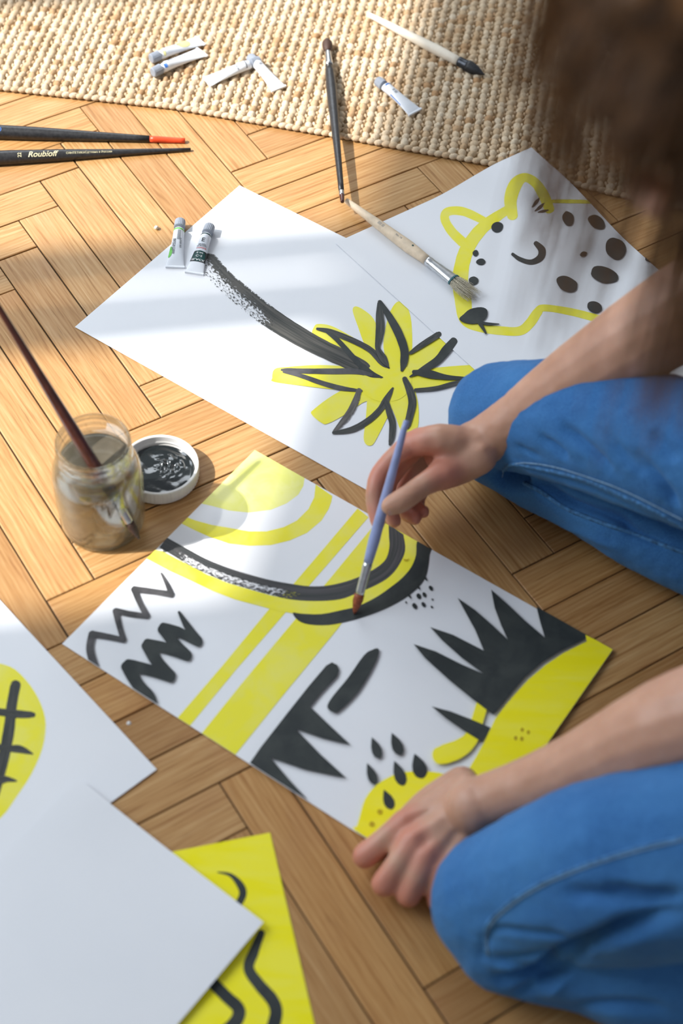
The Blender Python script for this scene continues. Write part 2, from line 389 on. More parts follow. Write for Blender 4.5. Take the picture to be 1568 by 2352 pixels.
# ------------------------------------------------------------------ rug
def rug_edge(x):
    pts = [(-1.2, 1.70), (-.70, 1.668), (-.447, 1.648), (-.231, 1.628), (-.019, 1.587), (.149, 1.552), (.30, 1.508), (.5, 1.46), (1.2, 1.34)]
    for (a, b), (c, d) in zip(pts, pts[1:]):
        if x <= c: return b + (d-b)*(x-a)/(c-a)
    return pts[-1][1]
RTOP = .0075
rug = thing('jute_rug', (0, 1.9, 0), 'pale woven jute rug with chunky ribs, top of the picture on the parquet', 'rug')
rd = Vector((.135, .991, 0)).normalized()
def nub(vs, fs, tones, c, ax, ay, rx, ry, rz, tone, rings=4, seg=8):
    b = len(vs)
    for i in range(rings+1):
        th = math.pi*.5*(i/rings)*1.15
        r = math.cos(th) if th < math.pi/2 else 0
    zs = [(-.55, .72), (-.1, 1.0), (.45, .86), (.85, .48)]
    for zz, r in zs:
        for k in range(seg):
            an = 2*math.pi*k/seg
            vs.append(c + ax*(math.cos(an)*r*rx) + ay*(math.sin(an)*r*ry) + Vector((0, 0, zz*rz))); tones.append(tone)
    for i in range(len(zs)-1):
        for k in range(seg):
            fs.append((b+i*seg+k, b+i*seg+(k+1) % seg, b+(i+1)*seg+(k+1) % seg, b+(i+1)*seg+k))
    vs.append(c + Vector((0, 0, rz))); tones.append(tone); t = len(vs)-1
    for k in range(seg): fs.append((b+3*seg+k, b+3*seg+(k+1) % seg, t))
def tone_mesh(vs, fs, tones):
    me = mesh(vs, fs); a = me.attributes.new('tone', 'FLOAT', 'POINT'); a.data.foreach_set('value', tones); return me
X = -.72; row = 0
sx = Vector((rd.y, -rd.x, 0))
while X < .78:
    vs, fs, tn = [], [], []
    y0 = rug_edge(X); t = .010; q = 0
    while y0 + t*rd.y < 2.16:
        c = Vector((X, y0, RTOP-.0042)) + rd*t + sx*random.uniform(-.0006, .0006)
        an = (.42 if (q+row) % 2 else -.30) + random.uniform(-.25, .25)
        ay = (rd*math.cos(an) + sx*math.sin(an)); ax = Vector((ay.y, -ay.x, 0))
        big = .5+.5*noise.noise(Vector((X*14, (y0+t)*10, 0)))
        tone = min(1, max(0, random.gauss(.62, .2) + (big-.5)*.5)) if random.random() > .07 else random.uniform(0, .25)
        sc = random.uniform(.88, 1.1)
        nub(vs, fs, tn, c, ax, ay, .0053*sc*random.uniform(.92, 1.08), .0072*sc, .0046*random.uniform(.8, 1.25), tone)
        nub(vs, fs, tn, c + sx*(.0058+random.uniform(-.0005, .0005)) + rd*random.uniform(.003, .007) + Vector((0, 0, -.0014)), ax, ay, .0024, .0046*random.uniform(.8, 1.2), .0040*random.uniform(.8, 1.15), tone*random.uniform(.55, 1.1), 4, 6)
        t += .0103*random.uniform(.93, 1.07); q += 1
    if vs:
        obj('jute_rib', tone_mesh(vs, fs, tn), M['jute'], rug)
    X += .0117; row += 1
vs, fs, tn = [], [], []
X = -.76
while X < .80:
    dx = .009; a = Vector((dx, rug_edge(X+dx)-rug_edge(X), 0)).normalized(); ay = (a + Vector((-a.y, a.x, 0))*.35).normalized(); ax = Vector((ay.y, -ay.x, 0))
    nub(vs, fs, tn, Vector((X, rug_edge(X)+.001, .0036)), ax, ay, .0044, .0066, .0040, random.uniform(.3, .8)); X += dx*random.uniform(.9, 1.1)
obj('edge_braid', tone_mesh(vs, fs, tn), M['jute'], rug)
vs = []; fs = []; n = 40
for i in range(n+1):
    x = -.76 + 1.56*i/n
    for y, z in ((rug_edge(x)+.002, .0006), (rug_edge(x)+.003, .0036), (2.17, .0036)): vs.append(Vector((x, y, z)))
for i in range(n):
    for k in range(2): fs.append((i*3+k, (i+1)*3+k, (i+1)*3+k+1, i*3+k+1))
obj('backing', mesh(vs, fs), M['jute_back'], rug)

# ------------------------------------------------------------------ sheets and paint
def clip_poly(poly, quad):
    """Sutherland-Hodgman; poly: list of tuples (x, y, u, v); quad: convex, counter-clockwise"""
    out = poly
    n = len(quad)
    for i in range(n):
        a, b = quad[i], quad[(i+1) % n]; inp = out; out = []
        if not inp: return []
        def side(p): return (b[0]-a[0])*(p[1]-a[1]) - (b[1]-a[1])*(p[0]-a[0])
        for j in range(len(inp)):
            p, q = inp[j], inp[(j+1) % len(inp)]; sp, sq = side(p), side(q)
            if sp >= 0: out.append(p)
            if (sp >= 0) != (sq >= 0):
                t = sp/(sp-sq); out.append(tuple(p[k]+(q[k]-p[k])*t for k in range(len(p))))
    return out
class Sheet:
    def __init__(s, name, label, corners, z, lift=None, group=None, thick=.00035, mat='paper', cat='painting', grid=24):
        q = [Vector((c.x, c.y)) for c in corners]
        area = sum(q[i].x*q[(i+1) % 4].y - q[(i+1) % 4].x*q[i].y for i in range(4))
        if area < 0: q = q[::-1]
        s.q = q; s.z = z + thick; s.k = 1; s.lift = lift or (lambda x, y: 0)
        ctr = sum(q, Vector((0, 0)))/4
        s.root = thing(name, (ctr.x, ctr.y, z), label, cat, group)
        N = grid; vs = []; fs = []
        for layer in (0, 1):
            for i in range(N+1):
                for j in range(N+1):
                    a, b = i/N, j/N
                    p = (q[0]*(1-a)+q[1]*a)*(1-b) + (q[3]*(1-a)+q[2]*a)*b
                    vs.append(Vector((p.x, p.y, z + layer*thick + s.lift(p.x, p.y))))
        o = (N+1)**2
        for i in range(N):
            for j in range(N):
                a = i*(N+1)+j; fs.append((a+o, a+N+1+o, a+N+2+o, a+1+o)); fs.append((a, a+1, a+N+2, a+N+1))
        for i in range(N):
            for (a, b) in ((i*(N+1), (i+1)*(N+1)), ((i+1)*(N+1)+N, i*(N+1)+N), (i+1, i), (N*(N+1)+i, N*(N+1)+i+1)): fs.append((a, b, b+o, a+o))
        obj('sheet', mesh(vs, fs), M[mat], s.root, smooth=False)
    def at(s, u, v):
        g = P(u, v, s.z)
        for _ in range(3): g = P(u, v, s.z + s.lift(g.x, g.y))
        return g
    def _emit(s, name, polys, mat, label=None):
        vs, fs, uv = [], [], []
        z = s.z + .00006*s.k; s.k += 1
        for pl in polys:
            c = clip_poly(pl, s.q)
            if len(c) < 3: continue
            b = len(vs)
            for p in c: vs.append(Vector((p[0], p[1], z + s.lift(p[0], p[1])))); uv.append((p[2], p[3]))
            if len(c) <= 4: fs.append(tuple(range(b, b+len(c))))
            else:
                for t in tessellate_polygon([[Vector((p[0], p[1], 0)) for p in c]]): fs.append(tuple(b+i for i in t))
        if not fs: return
        me = mesh(vs, fs, uv)
        bm = bmesh.new(); bm.from_mesh(me)
        for f in bm.faces:
            if f.normal.z < 0: f.normal_flip()
        bm.to_mesh(me); bm.free()
        o = obj(name, me, M[mat], s.root, smooth=False)
        if label: o['label'] = label
    def poly(s, name, pts, mat, smooth=0, label=None):
        if smooth: pts = catmull(pts, smooth, True)
        w_ = [s.at(u, v) for u, v in pts]
        flat = [Vector((p.x, p.y, 0)) for p in w_]
        tris = tessellate_polygon([flat])
        s._emit(name, [[(flat[i].x, flat[i].y, 0, 0) for i in t] for t in tris], mat, label)
    def stroke(s, name, pts, mat, sub=8, caps=True, label=None):
        """pts: (u, v, width) in photo pixels"""
        c = catmull([tuple(p) for p in pts], sub)
        L = [0]
        for a, b in zip(c, c[1:]): L.append(L[-1] + math.hypot(b[0]-a[0], b[1]-a[1]))
        rows = []; rr = random.Random(len(pts)*7+int(pts[0][0]))
        for i, p in enumerate(c):
            a, b = c[max(0, i-1)], c[min(len(c)-1, i+1)]
            d = Vector((b[0]-a[0], b[1]-a[1])); d = d.normalized() if d.length > 1e-6 else Vector((1, 0)); n = Vector((-d.y, d.x))
            w2 = p[2]/2*(1 + .05*noise.noise(Vector((p[0]*.06, p[1]*.06, 3))))
            rows.append((Vector((p[0], p[1])), n, w2, L[i]/max(1e-6, L[-1]), d))
        if caps:
            def cap(r, sgn):
                o_ = []
                for k in (1, 2, 3, 4):
                    an = k/4*math.pi/2*.98
                    o_.append((r[0]+r[4]*(sgn*math.sin(an)*r[2]*.8), r[1], r[2]*math.cos(an), r[3], r[4]))
                return o_
            rows = cap(rows[0], -1)[::-1] + rows + cap(rows[-1], 1)
        V = []
        for (p, n, w2, u, d) in rows:
            row = []
            for k in range(5):
                v = k/4; x = p + n*((v-.5)*2*w2); g = s.at(x.x, x.y); row.append((g.x, g.y, u, v))
            V.append(row)
        polys = []
        for a, b in zip(V, V[1:]):
            for k in range(4): polys.append([a[k], b[k], b[k+1], a[k+1]])
        s._emit(name, polys, mat, label)
    def spot(s, name, u, v, rx, ry, ang=0, mat='black', wob=.07):
        pts = []; a = math.radians(ang)
        for k in range(20):
            t = 2*math.pi*k/20; r = 1+wob*noise.noise(Vector((math.cos(t)*1.3+u, math.sin(t)*1.3, v)))*2
            x, y = rx*math.cos(t)*r, ry*math.sin(t)*r
            pts.append((u+x*math.cos(a)-y*math.sin(a), v+x*math.sin(a)+y*math.cos(a)))
        s.poly(name, pts, mat)
    def seed(s, name, u0, v0, u1, v1, hw, mat='black'):
        """teardrop from a pointed tip to a round end"""
        d = Vector((u1-u0, v1-v0)); L = d.length; d.normalize(); n = Vector((-d.y, d.x)); pts = []
        prof = [(0, 0), (.15, .35), (.4, .82), (.65, 1), (.85, .8), (.96, .4), (1, 0)]
        for t, w_ in prof: p = Vector((u0, v0)) + d*(t*L) + n*(w_*hw); pts.append((p.x, p.y))
        for t, w_ in prof[-2:0:-1]: p = Vector((u0, v0)) + d*(t*L) - n*(w_*hw); pts.append((p.x, p.y))
        s.poly(name, pts, mat)
def corner_quad(A, B, dirpt_from, dirpt_to, length, z=0):
    """side A-B known in px; the other two corners lie along a measured direction at a length in metres"""
    a, b = P(*A, z), P(*B, z)
    d = (P(*dirpt_to, z) - P(*dirpt_from, z)).normalized()
    return [a, b, b + d*length, a + d*length]
def z2(ox, oy, k): return lambda pts: [tuple([ox+p[0]/k, oy+p[1]/k] + [q/k for q in p[2:]]) for p in pts]

# --- palm tree painting
a, b = P(172, 752), P(550, 427)
d1 = (P(775, 1089)-P(172, 752)).normalized(); d2 = (P(793, 547)-P(550, 427)).normalized()
palm = Sheet('palm_painting', 'white sheet with a black curved trunk and yellow palm leaves, tubes on it', [a, b, b+d2*.42, a+d1*.42], .0004)
Z = z2(560, 640, 2.9037)
for pts in (
    [(725, 215), (745, 185), (800, 210), (865, 270), (900, 380), (910, 560), (850, 520), (800, 430), (760, 320)],
    [(985, 200), (1030, 152), (1080, 180), (1112, 260), (1122, 400), (1115, 500), (1060, 640), (980, 600), (930, 460), (950, 300)],
    [(455, 375), (470, 318), (500, 303), (580, 315), (680, 365), (800, 440), (900, 540), (1000, 640), (900, 700), (760, 620), (640, 500), (520, 420)],
    [(1000, 640), (1080, 520), (1200, 450), (1290, 380), (1345, 420), (1300, 520), (1200, 640), (1080, 720)],
    [(1050, 620), (1200, 605), (1350, 588), (1530, 578), (1580, 600), (1560, 660), (1400, 700), (1150, 745), (1040, 720)],
    [(960, 700), (1100, 680), (1150, 780), (1165, 900), (1150, 1010), (1060, 1030), (1010, 920), (970, 820)],
    [(818, 860), (810, 960), (798, 1060), (812, 1105), (845, 1115), (875, 1085), (950, 940), (1010, 820), (990, 720), (900, 700), (830, 760)],
    [(450, 905), (470, 870), (600, 775), (760, 700), (880, 690), (880, 790), (790, 830), (680, 905), (560, 968), (515, 962)],
    [(188, 665), (205, 605), (300, 590), (500, 578), (720, 590), (900, 610), (950, 690), (820, 755), (640, 745), (400, 718), (200, 690)],
    [(850, 560), (960, 520), (1060, 560), (1120, 680), (1050, 800), (900, 820), (800, 760), (800, 640)]):
    palm.poly('yellow_leaf', Z(pts), 'yellow', 4)
def st(sheet, conv, pts, mat='black', name='black_stroke', caps=True): sheet.stroke(name, conv(pts), mat, caps=caps)
st(palm, lambda x: x, [(468, 588, 20), (478, 602, 44), (512, 642, 46), (575, 696, 48), (637, 742, 46), (712, 787, 42), (784, 822, 38), (830, 845, 34), (842, 853, 26)], 'dry_trunk', 'trunk_stroke', False)
st(palm, Z, [(790, 600, 60), (850, 640, 42), (925, 662, 8)], 'black')
for pts, mt in (
    ([(488, 338, 18), (560, 352, 34), (640, 380, 38), (760, 432, 38), (850, 485, 40), (920, 560, 44), (968, 600, 12)], 'dry_leaf'),
    ([(540, 352, 14), (620, 410, 32), (720, 520, 36), (800, 600, 36), (915, 664, 10)], 'black'),
    ([(250, 612, 14), (300, 614, 28), (400, 620, 34), (600, 622, 38), (740, 622, 38), (850, 645, 20)], 'greyblack'),
    ([(262, 626, 12), (380, 652, 28), (520, 700, 32), (650, 735, 32), (785, 752, 14)], 'greyblack'),
    ([(768, 748, 34), (745, 820, 45), (710, 890, 46), (655, 965, 42), (600, 1022, 18)], 'dry_grey'),
    ([(595, 1032, 20), (720, 1010, 40), (830, 950, 42), (905, 880, 42), (950, 810, 44), (992, 735, 16)], 'dry_leaf'),
    ([(950, 830, 36), (970, 900, 44), (990, 970, 46), (985, 1060, 40), (972, 1110, 20)], 'dry_leaf'),
    ([(1070, 672, 34), (1105, 750, 50), (1122, 830, 54), (1105, 920, 50), (1085, 990, 44)], 'dry_leaf'),
    ([(905, 160, 30), (905, 250, 52), (908, 330, 60), (900, 400, 50), (892, 470, 34), (930, 540, 50), (962, 592, 14)], 'dry_leaf'),
    ([(910, 160, 20), (970, 260, 46), (1030, 370, 56), (1068, 480, 56), (1066, 560, 50), (1052, 618, 18)], 'black'),
    ([(1108, 502, 22), (1180, 452, 38), (1300, 376, 42)], 'dry_leaf'),
    ([(1400, 420, 50), (1350, 480, 60), (1290, 550, 52), (1200, 610, 44), (1105, 660, 8)], 'black'),
    ([(1130, 628, 26), (1230, 642, 55), (1350, 664, 34), (1480, 672, 20)], 'black'),
    ([(1142, 750, 24), (1280, 737, 28), (1400, 705, 30), (1480, 690, 22)], 'dry_leaf')):
    st(palm, Z, pts, mt)
# --- cat painting; its far corner climbs onto the rug
def cat_lift(x, y):
    t = (y - (rug_edge(x)-.085))/.085
    t = max(0, min(1, t)); return .0118*t*t*(3-2*t)
a, b = P(770, 558, .0016), P(1220, 338, .014)
b.z = 0; a.z = 0
d1 = (P(1085, 845)-P(770, 558)).normalized(); d2 = (P(1520, 605)-P(1220, 338)).normalized()
chee = Sheet('cat_painting', 'white sheet with a yellow outlined spotted cat face, wooden brush lying on it', [a, b, b+d2*.42, a+d1*.42], .0016, lift=cat_lift, grid=90)
Z = z2(784, 300, 2)
for pts in ([(555, 512, 46), (505, 462, 42), (474, 405, 40), (490, 372, 40), (560, 372, 40), (650, 412, 36)],
            [(760, 365, 40), (700, 405, 50), (640, 455, 58), (590, 520, 62), (560, 590, 68), (546, 680, 72), (558, 780, 76), (575, 865, 66), (640, 905, 42), (740, 920, 40), (820, 920, 42), (865, 885, 46), (900, 835, 42), (930, 815, 32), (1050, 832, 34), (1190, 868, 36), (1320, 905, 36)],
            [(785, 392, 50), (776, 320, 58), (798, 250, 60), (840, 216, 42), (890, 240, 44), (930, 300, 50), (955, 362, 46)],
            [(960, 325, 16), (1050, 325, 18), (1140, 328, 16)],
            [(1520, 1060, 50), (1620, 1020, 60), (1700, 1000, 60)]):
    st(chee, Z, pts, 'yellow', 'yellow_outline')
for pts in ([(785, 568, 14), (820, 592, 20), (870, 605, 24), (912, 585, 32), (920, 550, 34), (892, 518, 22)],
            [(908, 310, 4), (895, 328, 16), (876, 352, 6)], [(930, 334, 4), (912, 352, 16), (888, 370, 5)], [(952, 366, 3), (928, 371, 13), (902, 376, 4)]):
    st(chee, Z, pts, 'black', 'face_line')
for (u, v, rx, ry, an) in ((715, 445, 27, 25, -30), (615, 565, 14, 15, 0), (640, 605, 22, 15, -10), (606, 692, 22, 20, 0), (1040, 405, 26, 34, -15), (1170, 422, 44, 28, 35),
                           (1260, 547, 46, 54, -30), (1111, 570, 17, 11, -20), (1205, 665, 64, 38, 15), (1035, 708, 52, 34, 25), (1160, 813, 36, 25, 15), (1423, 592, 28, 18, 0), (1500, 700, 40, 30, 0)):
    chee.spot('spot', 784+u/2, 300+v/2, rx/2, ry/2, an)
chee.poly('nose', Z([(540, 868), (560, 848), (590, 824), (640, 815), (668, 828), (666, 860), (640, 884), (600, 892), (558, 884)]), 'black', 3)
st(chee, Z, [(625, 880, 12), (645, 905, 16), (663, 936, 8)], 'black', 'face_line')
st(chee, Z, [(630, 884, 10), (670, 892, 14), (722, 893, 5)], 'black', 'face_line')
# --- jungle painting
jq = [P(585, 1035), P(143, 1480), P(1024, 2045), P(1405, 1497)]
jung = Sheet('jungle_painting', 'white sheet with yellow bands, black arcs and spiky black plants, being painted in the middle', jq, .0004, thick=.0006)
ZB = z2(340, 1020, 3.0154)
jung.poly('yellow_sun', ZB([(725, 20), (1085, 225), (1075, 290), (1040, 350), (960, 410), (850, 455), (700, 475), (560, 460), (440, 428), (360, 410), (300, 450)]), 'yellow_sunlit', 0)
jung.poly('yellow_arc', ZB([(1160, 280), (1275, 360), (1268, 400), (1250, 450), (1200, 530), (1100, 615), (980, 668), (850, 700), (700, 705), (560, 690), (430, 645), (330, 600), (200, 535), (250, 500), (330, 530), (440, 560), (560, 580), (700, 605), (820, 605), (940, 575), (1030, 530), (1110, 450), (1150, 370)]), 'yellow', 0)
jung.poly('yellow_band', [(405, 1652), (510, 1530), (617, 1400), (675, 1340), (750, 1252), (821, 1168), (846, 1188), (775, 1270), (710, 1345), (660, 1402), (545, 1535), (432, 1672)], 'yellow')
jung.poly('yellow_band', [(457, 1692), (560, 1564), (670, 1432), (746, 1343), (868, 1195), (905, 1210), (905, 1265), (860, 1330), (800, 1410), (775, 1445), (660, 1585), (537, 1738)], 'yellow')
jung.poly('yellow_band', [(345, 1262), (373, 1266), (406, 1284), (473, 1319), (522, 1339), (572, 1354), (622, 1368), (662, 1376), (711, 1355), (804, 1333), (875, 1300), (894, 1244), (905, 1205), (965, 1240), (955, 1290), (930, 1330), (880, 1365), (820, 1397), (760, 1412), (690, 1412), (640, 1404), (580, 1388), (539, 1377), (489, 1358), (440, 1335), (390, 1312), (330, 1280)], 'yellow')
# inner black arc as a ribbon between its two edges
inner = [(383, 1235), (430, 1261), (473, 1284), (522, 1304), (572, 1320), (622, 1333), (672, 1342), (711, 1347), (755, 1345), (804, 1333), (844, 1316), (874, 1297), (888, 1280), (894, 1255), (893, 1235), (892, 1205)]
outer = [(366, 1258), (406, 1282), (440, 1303), (473, 1318), (522, 1338), (572, 1353), (622, 1367), (665, 1377), (721, 1381), (781, 1377), (824, 1361), (862, 1345), (893, 1326), (915, 1300), (930, 1265), (926, 1228)]
def between(sheet, name, A, B, mat, sub=4):
    A = catmull(A, sub); B = catmull(B, sub); n = min(len(A), len(B)); rows = []
    for i in range(n):
        row = []
        for k in range(5):
            v = k/4; g = P(A[i][0]*(v)+B[i][0]*(1-v), A[i][1]*v+B[i][1]*(1-v), sheet.z); row.append((g.x, g.y, i/(n-1), v))
        rows.append(row)
    sheet._emit(name, [[a[k], b[k], b[k+1], a[k+1]] for a, b in zip(rows, rows[1:]) for k in range(4)], mat)
between(jung, 'black_arc', inner, outer, 'dry_arc')
jung.poly('black_arc', [(672, 1408), (692, 1410), (738, 1411), (788, 1401), (821, 1393), (862, 1373), (893, 1352), (923, 1328), (944, 1303), (955, 1275), (957, 1245), (972, 1250), (990, 1258), (986, 1275), (984, 1295), (977, 1326), (959, 1351), (926, 1377), (882, 1400), (837, 1417), (798, 1428), (755, 1436), (711, 1435), (685, 1426)], 'black', 3)
Z7 = z2(760, 920, 3.92)
for (u, v, r) in ((790, 1765, 26), (840, 1752, 22), (898, 1692, 22), (912, 1795, 10), (906, 1862, 12), (832, 1842, 22), (752, 1855, 26), (675, 1822, 10)):
    (x, y), = Z7([(u, v)]); jung.spot('speckle', x, y, r/3.92*.75, r/3.92*1.15, -30)
for (u, v) in ((845, 1605), (782, 1685), (702, 1765)):
    st(jung, Z7, [(u-15, v-25, 30), (u+18, v+22, 8)], 'black', 'speckle')
st(jung, Z7, [(655, 1438, 10), (680, 1442, 12), (702, 1432, 5)], 'orange_dot', 'speckle')
for pts in ([(370, 1318, 4), (384, 1344, 10), (394, 1367, 13)], [(394, 1367, 14), (350, 1360, 13), (308, 1355, 15)], [(308, 1355, 15), (322, 1388, 13), (338, 1417, 14)], [(338, 1417, 12), (300, 1412, 13), (266, 1405, 14)],
            [(266, 1405, 15), (274, 1440, 13), (284, 1472, 13)], [(284, 1472, 12), (248, 1464, 13), (212, 1458, 15)], [(212, 1458, 16), (207, 1495, 18), (222, 1545, 20)]):
    st(jung, lambda x: x, pts, 'greyblack', 'zigzag_line')
for pts in ([(411, 1408, 6), (430, 1440, 16), (455, 1474, 20)], [(457, 1478, 20), (412, 1455, 24), (374, 1444, 24)], [(374, 1446, 26), (402, 1482, 26), (430, 1508, 24)], [(432, 1510, 22), (384, 1492, 26), (338, 1482, 26)],
            [(338, 1484, 28), (362, 1524, 28), (392, 1556, 26)], [(394, 1560, 20), (345, 1542, 26), (294, 1530, 28)], [(292, 1532, 30), (318, 1576, 28), (345, 1600, 20), (358, 1630, 14)]):
    st(jung, lambda x: x, pts, 'black', 'zigzag_stroke')
jung.poly('black_plant', [(570, 1760), (600, 1717), (660, 1640), (710, 1577), (749, 1531), (762, 1524), (774, 1530), (779, 1542), (774, 1556), (740, 1592), (712, 1626), (760, 1672), (805, 1714), (740, 1698), (679, 1677), (735, 1735), (795, 1790), (700, 1770), (621, 1743), (665, 1795), (705, 1838), (690, 1850), (640, 1815)], 'black')
jung.poly('black_leaf', [(835, 1508), (855, 1495), (867, 1492), (870, 1501), (858, 1533), (822, 1593), (779, 1636), (766, 1639), (754, 1632), (752, 1621), (766, 1599), (799, 1559)], 'black', 3)
jung.poly('yellow_fruit', [(815, 1910), (819, 1900), (825, 1881), (838, 1838), (865, 1805), (905, 1782), (938, 1775), (988, 1775), (1040, 1790), (1080, 1850), (1060, 1950), (1000, 2020), (900, 1970)], 'yellow_rich', 3)
Z8 = z2(540, 1440, 3.0154)
for (a0, b0, a1, b1, hw) in ((945, 772, 1000, 920, 36), (1082, 742, 1148, 897, 40), (1240, 886, 1298, 1058, 52), (912, 952, 972, 1102, 34), (1100, 936, 1165, 1108, 42), (1028, 1136, 1085, 1272, 38)):
    (x0, y0), (x1, y1) = Z8([(a0, b0), (a1, b1)]); jung.seed('black_seed', x0, y0, x1, y1, hw/3.0154)
for u, v in ((1000, 1290), (945, 1375)):
    (x, y), = Z8([(u, v)]); jung.spot('ochre_dot', x, y, 6, 6, 0, 'orange_dot')
jung.stroke('yellow_snake', [(1108, 1615, 26), (1093, 1665, 28), (1080, 1700, 34), (1055, 1722, 42), (1025, 1734, 44), (1008, 1739, 40)], 'yellow_rich')
jung.poly('black_hedge', [(1131, 1645), (1085, 1610), (1030, 1565), (975, 1515), (949, 1483), (1000, 1500), (1060, 1530), (1109, 1551), (1060, 1515), (1015, 1475), (987, 1444), (1040, 1462), (1075, 1480), (1110, 1498), (1090, 1450), (1068, 1410), (1050, 1377), (1090, 1405), (1130, 1440), (1165, 1473), (1150, 1440), (1135, 1400), (1127, 1358), (1165, 1392), (1205, 1430), (1250, 1468), (1240, 1435), (1230, 1395), (1350, 1462), (1341, 1472), (1284, 1500), (1244, 1525), (1204, 1560), (1174, 1595), (1148, 1628)], 'black')
jung.poly('black_leaf', [(990, 1626), (1035, 1638), (1084, 1657), (1126, 1675), (1106, 1708), (1064, 1682), (1025, 1655)], 'black')
jung.poly('yellow_hill', [(1343, 1462), (1420, 1500), (1284, 1680), (1170, 1850), (1080, 1810), (1070, 1780), (1092, 1742), (1112, 1706), (1136, 1655), (1156, 1628), (1180, 1600), (1212, 1565), (1252, 1531), (1292, 1504), (1346, 1477)], 'yellow_rich')
for u, v in ((1198, 1680), (1212, 1686), (1183, 1699), (1197, 1701)): jung.spot('ochre_dot', u, v, 4, 5, 0, 'orange_dot')
# --- lower left sheets
c0 = P(360, 1769); dl = (P(0, 1380)-c0).normalized(); dd = (P(255, 1845)-c0).normalized()
grid = Sheet('grid_painting', 'white sheet with a yellow disc and black crossed lines, at the left edge', [c0, c0+dl*.42, c0+dl*.42+dd*.297, c0+dd*.297], .0012)
grid.poly('yellow_disc', [(0, 1524), (35, 1538), (70, 1575), (95, 1620), (105, 1665), (97, 1720), (72, 1778), (38, 1830), (0, 1880), (-60, 1910), (-160, 1860), (-200, 1700), (-130, 1560), (-50, 1515)], 'yellow', 3)
for pts in ([(36, 1572, 24), (27, 1620, 24), (20, 1680, 26), (6, 1750, 26), (-14, 1830, 22)], [(-80, 1632, 14), (-20, 1634, 16), (20, 1638, 18), (50, 1641, 18), (76, 1642, 14)], [(-90, 1700, 12), (10, 1718, 14), (45, 1721, 18), (75, 1732, 4)], [(-80, 1770, 12), (-5, 1790, 18), (15, 1790, 14), (38, 1794, 4)], [(30, 1648, 12), (40, 1641, 10)]):
    grid.stroke('grid_line', pts, 'dry_leaf')
c0 = P(620, 1913); dl = (P(405, 1955)-c0).normalized(); dd = (P(722, 2352)-c0).normalized()
yel = Sheet('yellow_painting', 'solid yellow painted sheet with wavy black lines, under the blank sheet', [c0, c0+dl*.297, c0+dl*.297+dd*.42, c0+dd*.42], .0002)
yel._emit('yellow_ground', [[(q.x, q.y, 0, 0) for q in yel.q]], 'yellow_rich')
Z = z2(0, 1752, 2)
for pts in ([(1000, 503, 6), (1060, 517, 18), (1105, 565, 34), (1114, 610, 34), (1080, 670, 34), (1040, 720, 40)], [(1200, 780, 34), (1165, 870, 46), (1142, 945, 50), (1190, 1020, 54), (1250, 1090, 58), (1268, 1150, 58), (1245, 1230, 60), (1200, 1300, 60)],
            [(975, 1010, 56), (1040, 1075, 56), (1095, 1130, 58), (1085, 1185, 60), (1030, 1240, 60)]):
    st(yel, Z, pts, 'black', 'wavy_line')
c0 = P(605, 2122, .004); dl = (P(190, 1797, .006)-c0).normalized(); dd = (P(410, 2352, .003)-c0).normalized()
bq = [c0, c0+dl*.21, c0+dl*.21+dd*.297, c0+dd*.297]
blank = Sheet('blank_sheet', 'blank white sheet of paper, topmost at the lower left corner', bq, .0022,
              lift=lambda x, y: .0022 + .0026*math.exp(-(((x-bq[0].x)**2+(y-bq[0].y)**2)/.004)) + .003*math.exp(-(((x-bq[1].x)**2+(y-bq[1].y)**2)/.003)), cat='paper')

# ------------------------------------------------------------------ text on curved things
def text_mesh(body, size, bold=0, shear=0):
    cu = bpy.data.curves.new('t', 'FONT'); cu.body = body; cu.size = size; cu.align_x = 'CENTER'; cu.align_y = 'CENTER'; cu.offset = bold; cu.shear = shear or (.3 if body == 'Roubloff' else 0)
    o = bpy.data.objects.new('t', cu); COL.objects.link(o)
    dg = bpy.context.evaluated_depsgraph_get(); me = bpy.data.meshes.new_from_object(o.evaluated_get(dg))
    bpy.data.objects.remove(o); me.materials.clear()
    bm = bmesh.new(); bm.from_mesh(me); bmesh.ops.subdivide_edges(bm, edges=[e for e in bm.edges if e.calc_length() > size*.2], cuts=1); bmesh.ops.triangulate(bm, faces=bm.faces); bm.to_mesh(me); bm.free()
    return me

# ------------------------------------------------------------------ brushes
def interp(prof, t):
    for (a, r), (b, q) in zip(prof, prof[1:]):
        if t <= b: return r + (q-r)*(t-a)/max(1e-9, b-a)
    return prof[-1][1]
def seg_prof(prof, a, b, n=14):
    return [((a+(b-a)*i/n), interp(prof, a+(b-a)*i/n)) for i in range(n+1)]
def brush(name, label, A, B, segs, parent_loc=None, seg=20):
    """segs: list of (part name, material, t0, t1, [(t, radius)], squash or None)"""
    t = thing(name, (A.x, A.y, min(A.z, B.z)), label, 'paintbrush')
    for (pn, mt, t0, t1, prof, sq) in segs:
        pr = seg_prof(prof, t0, t1, 18 if t1-t0 > .2 else 8)
        if pn in ('handle', 'painted_tip'):
            pr = [(t0, pr[0][1]*.55)] + [(t0+.0006, pr[0][1]*.95)] + pr[1:-1] + [(t1-.001, pr[-1][1]), (t1, pr[-1][1]*.55)]
        me = lathe(A, B, pr, seg, squash=sq)
        if pn == 'bristles':
            for v in me.vertices:
                n = noise.noise(v.co*900); v.co += Vector((n, noise.noise(v.co*800+Vector((5, 5, 5))), 0))*.0004
        obj(pn, me, M[mt], t)
    return t
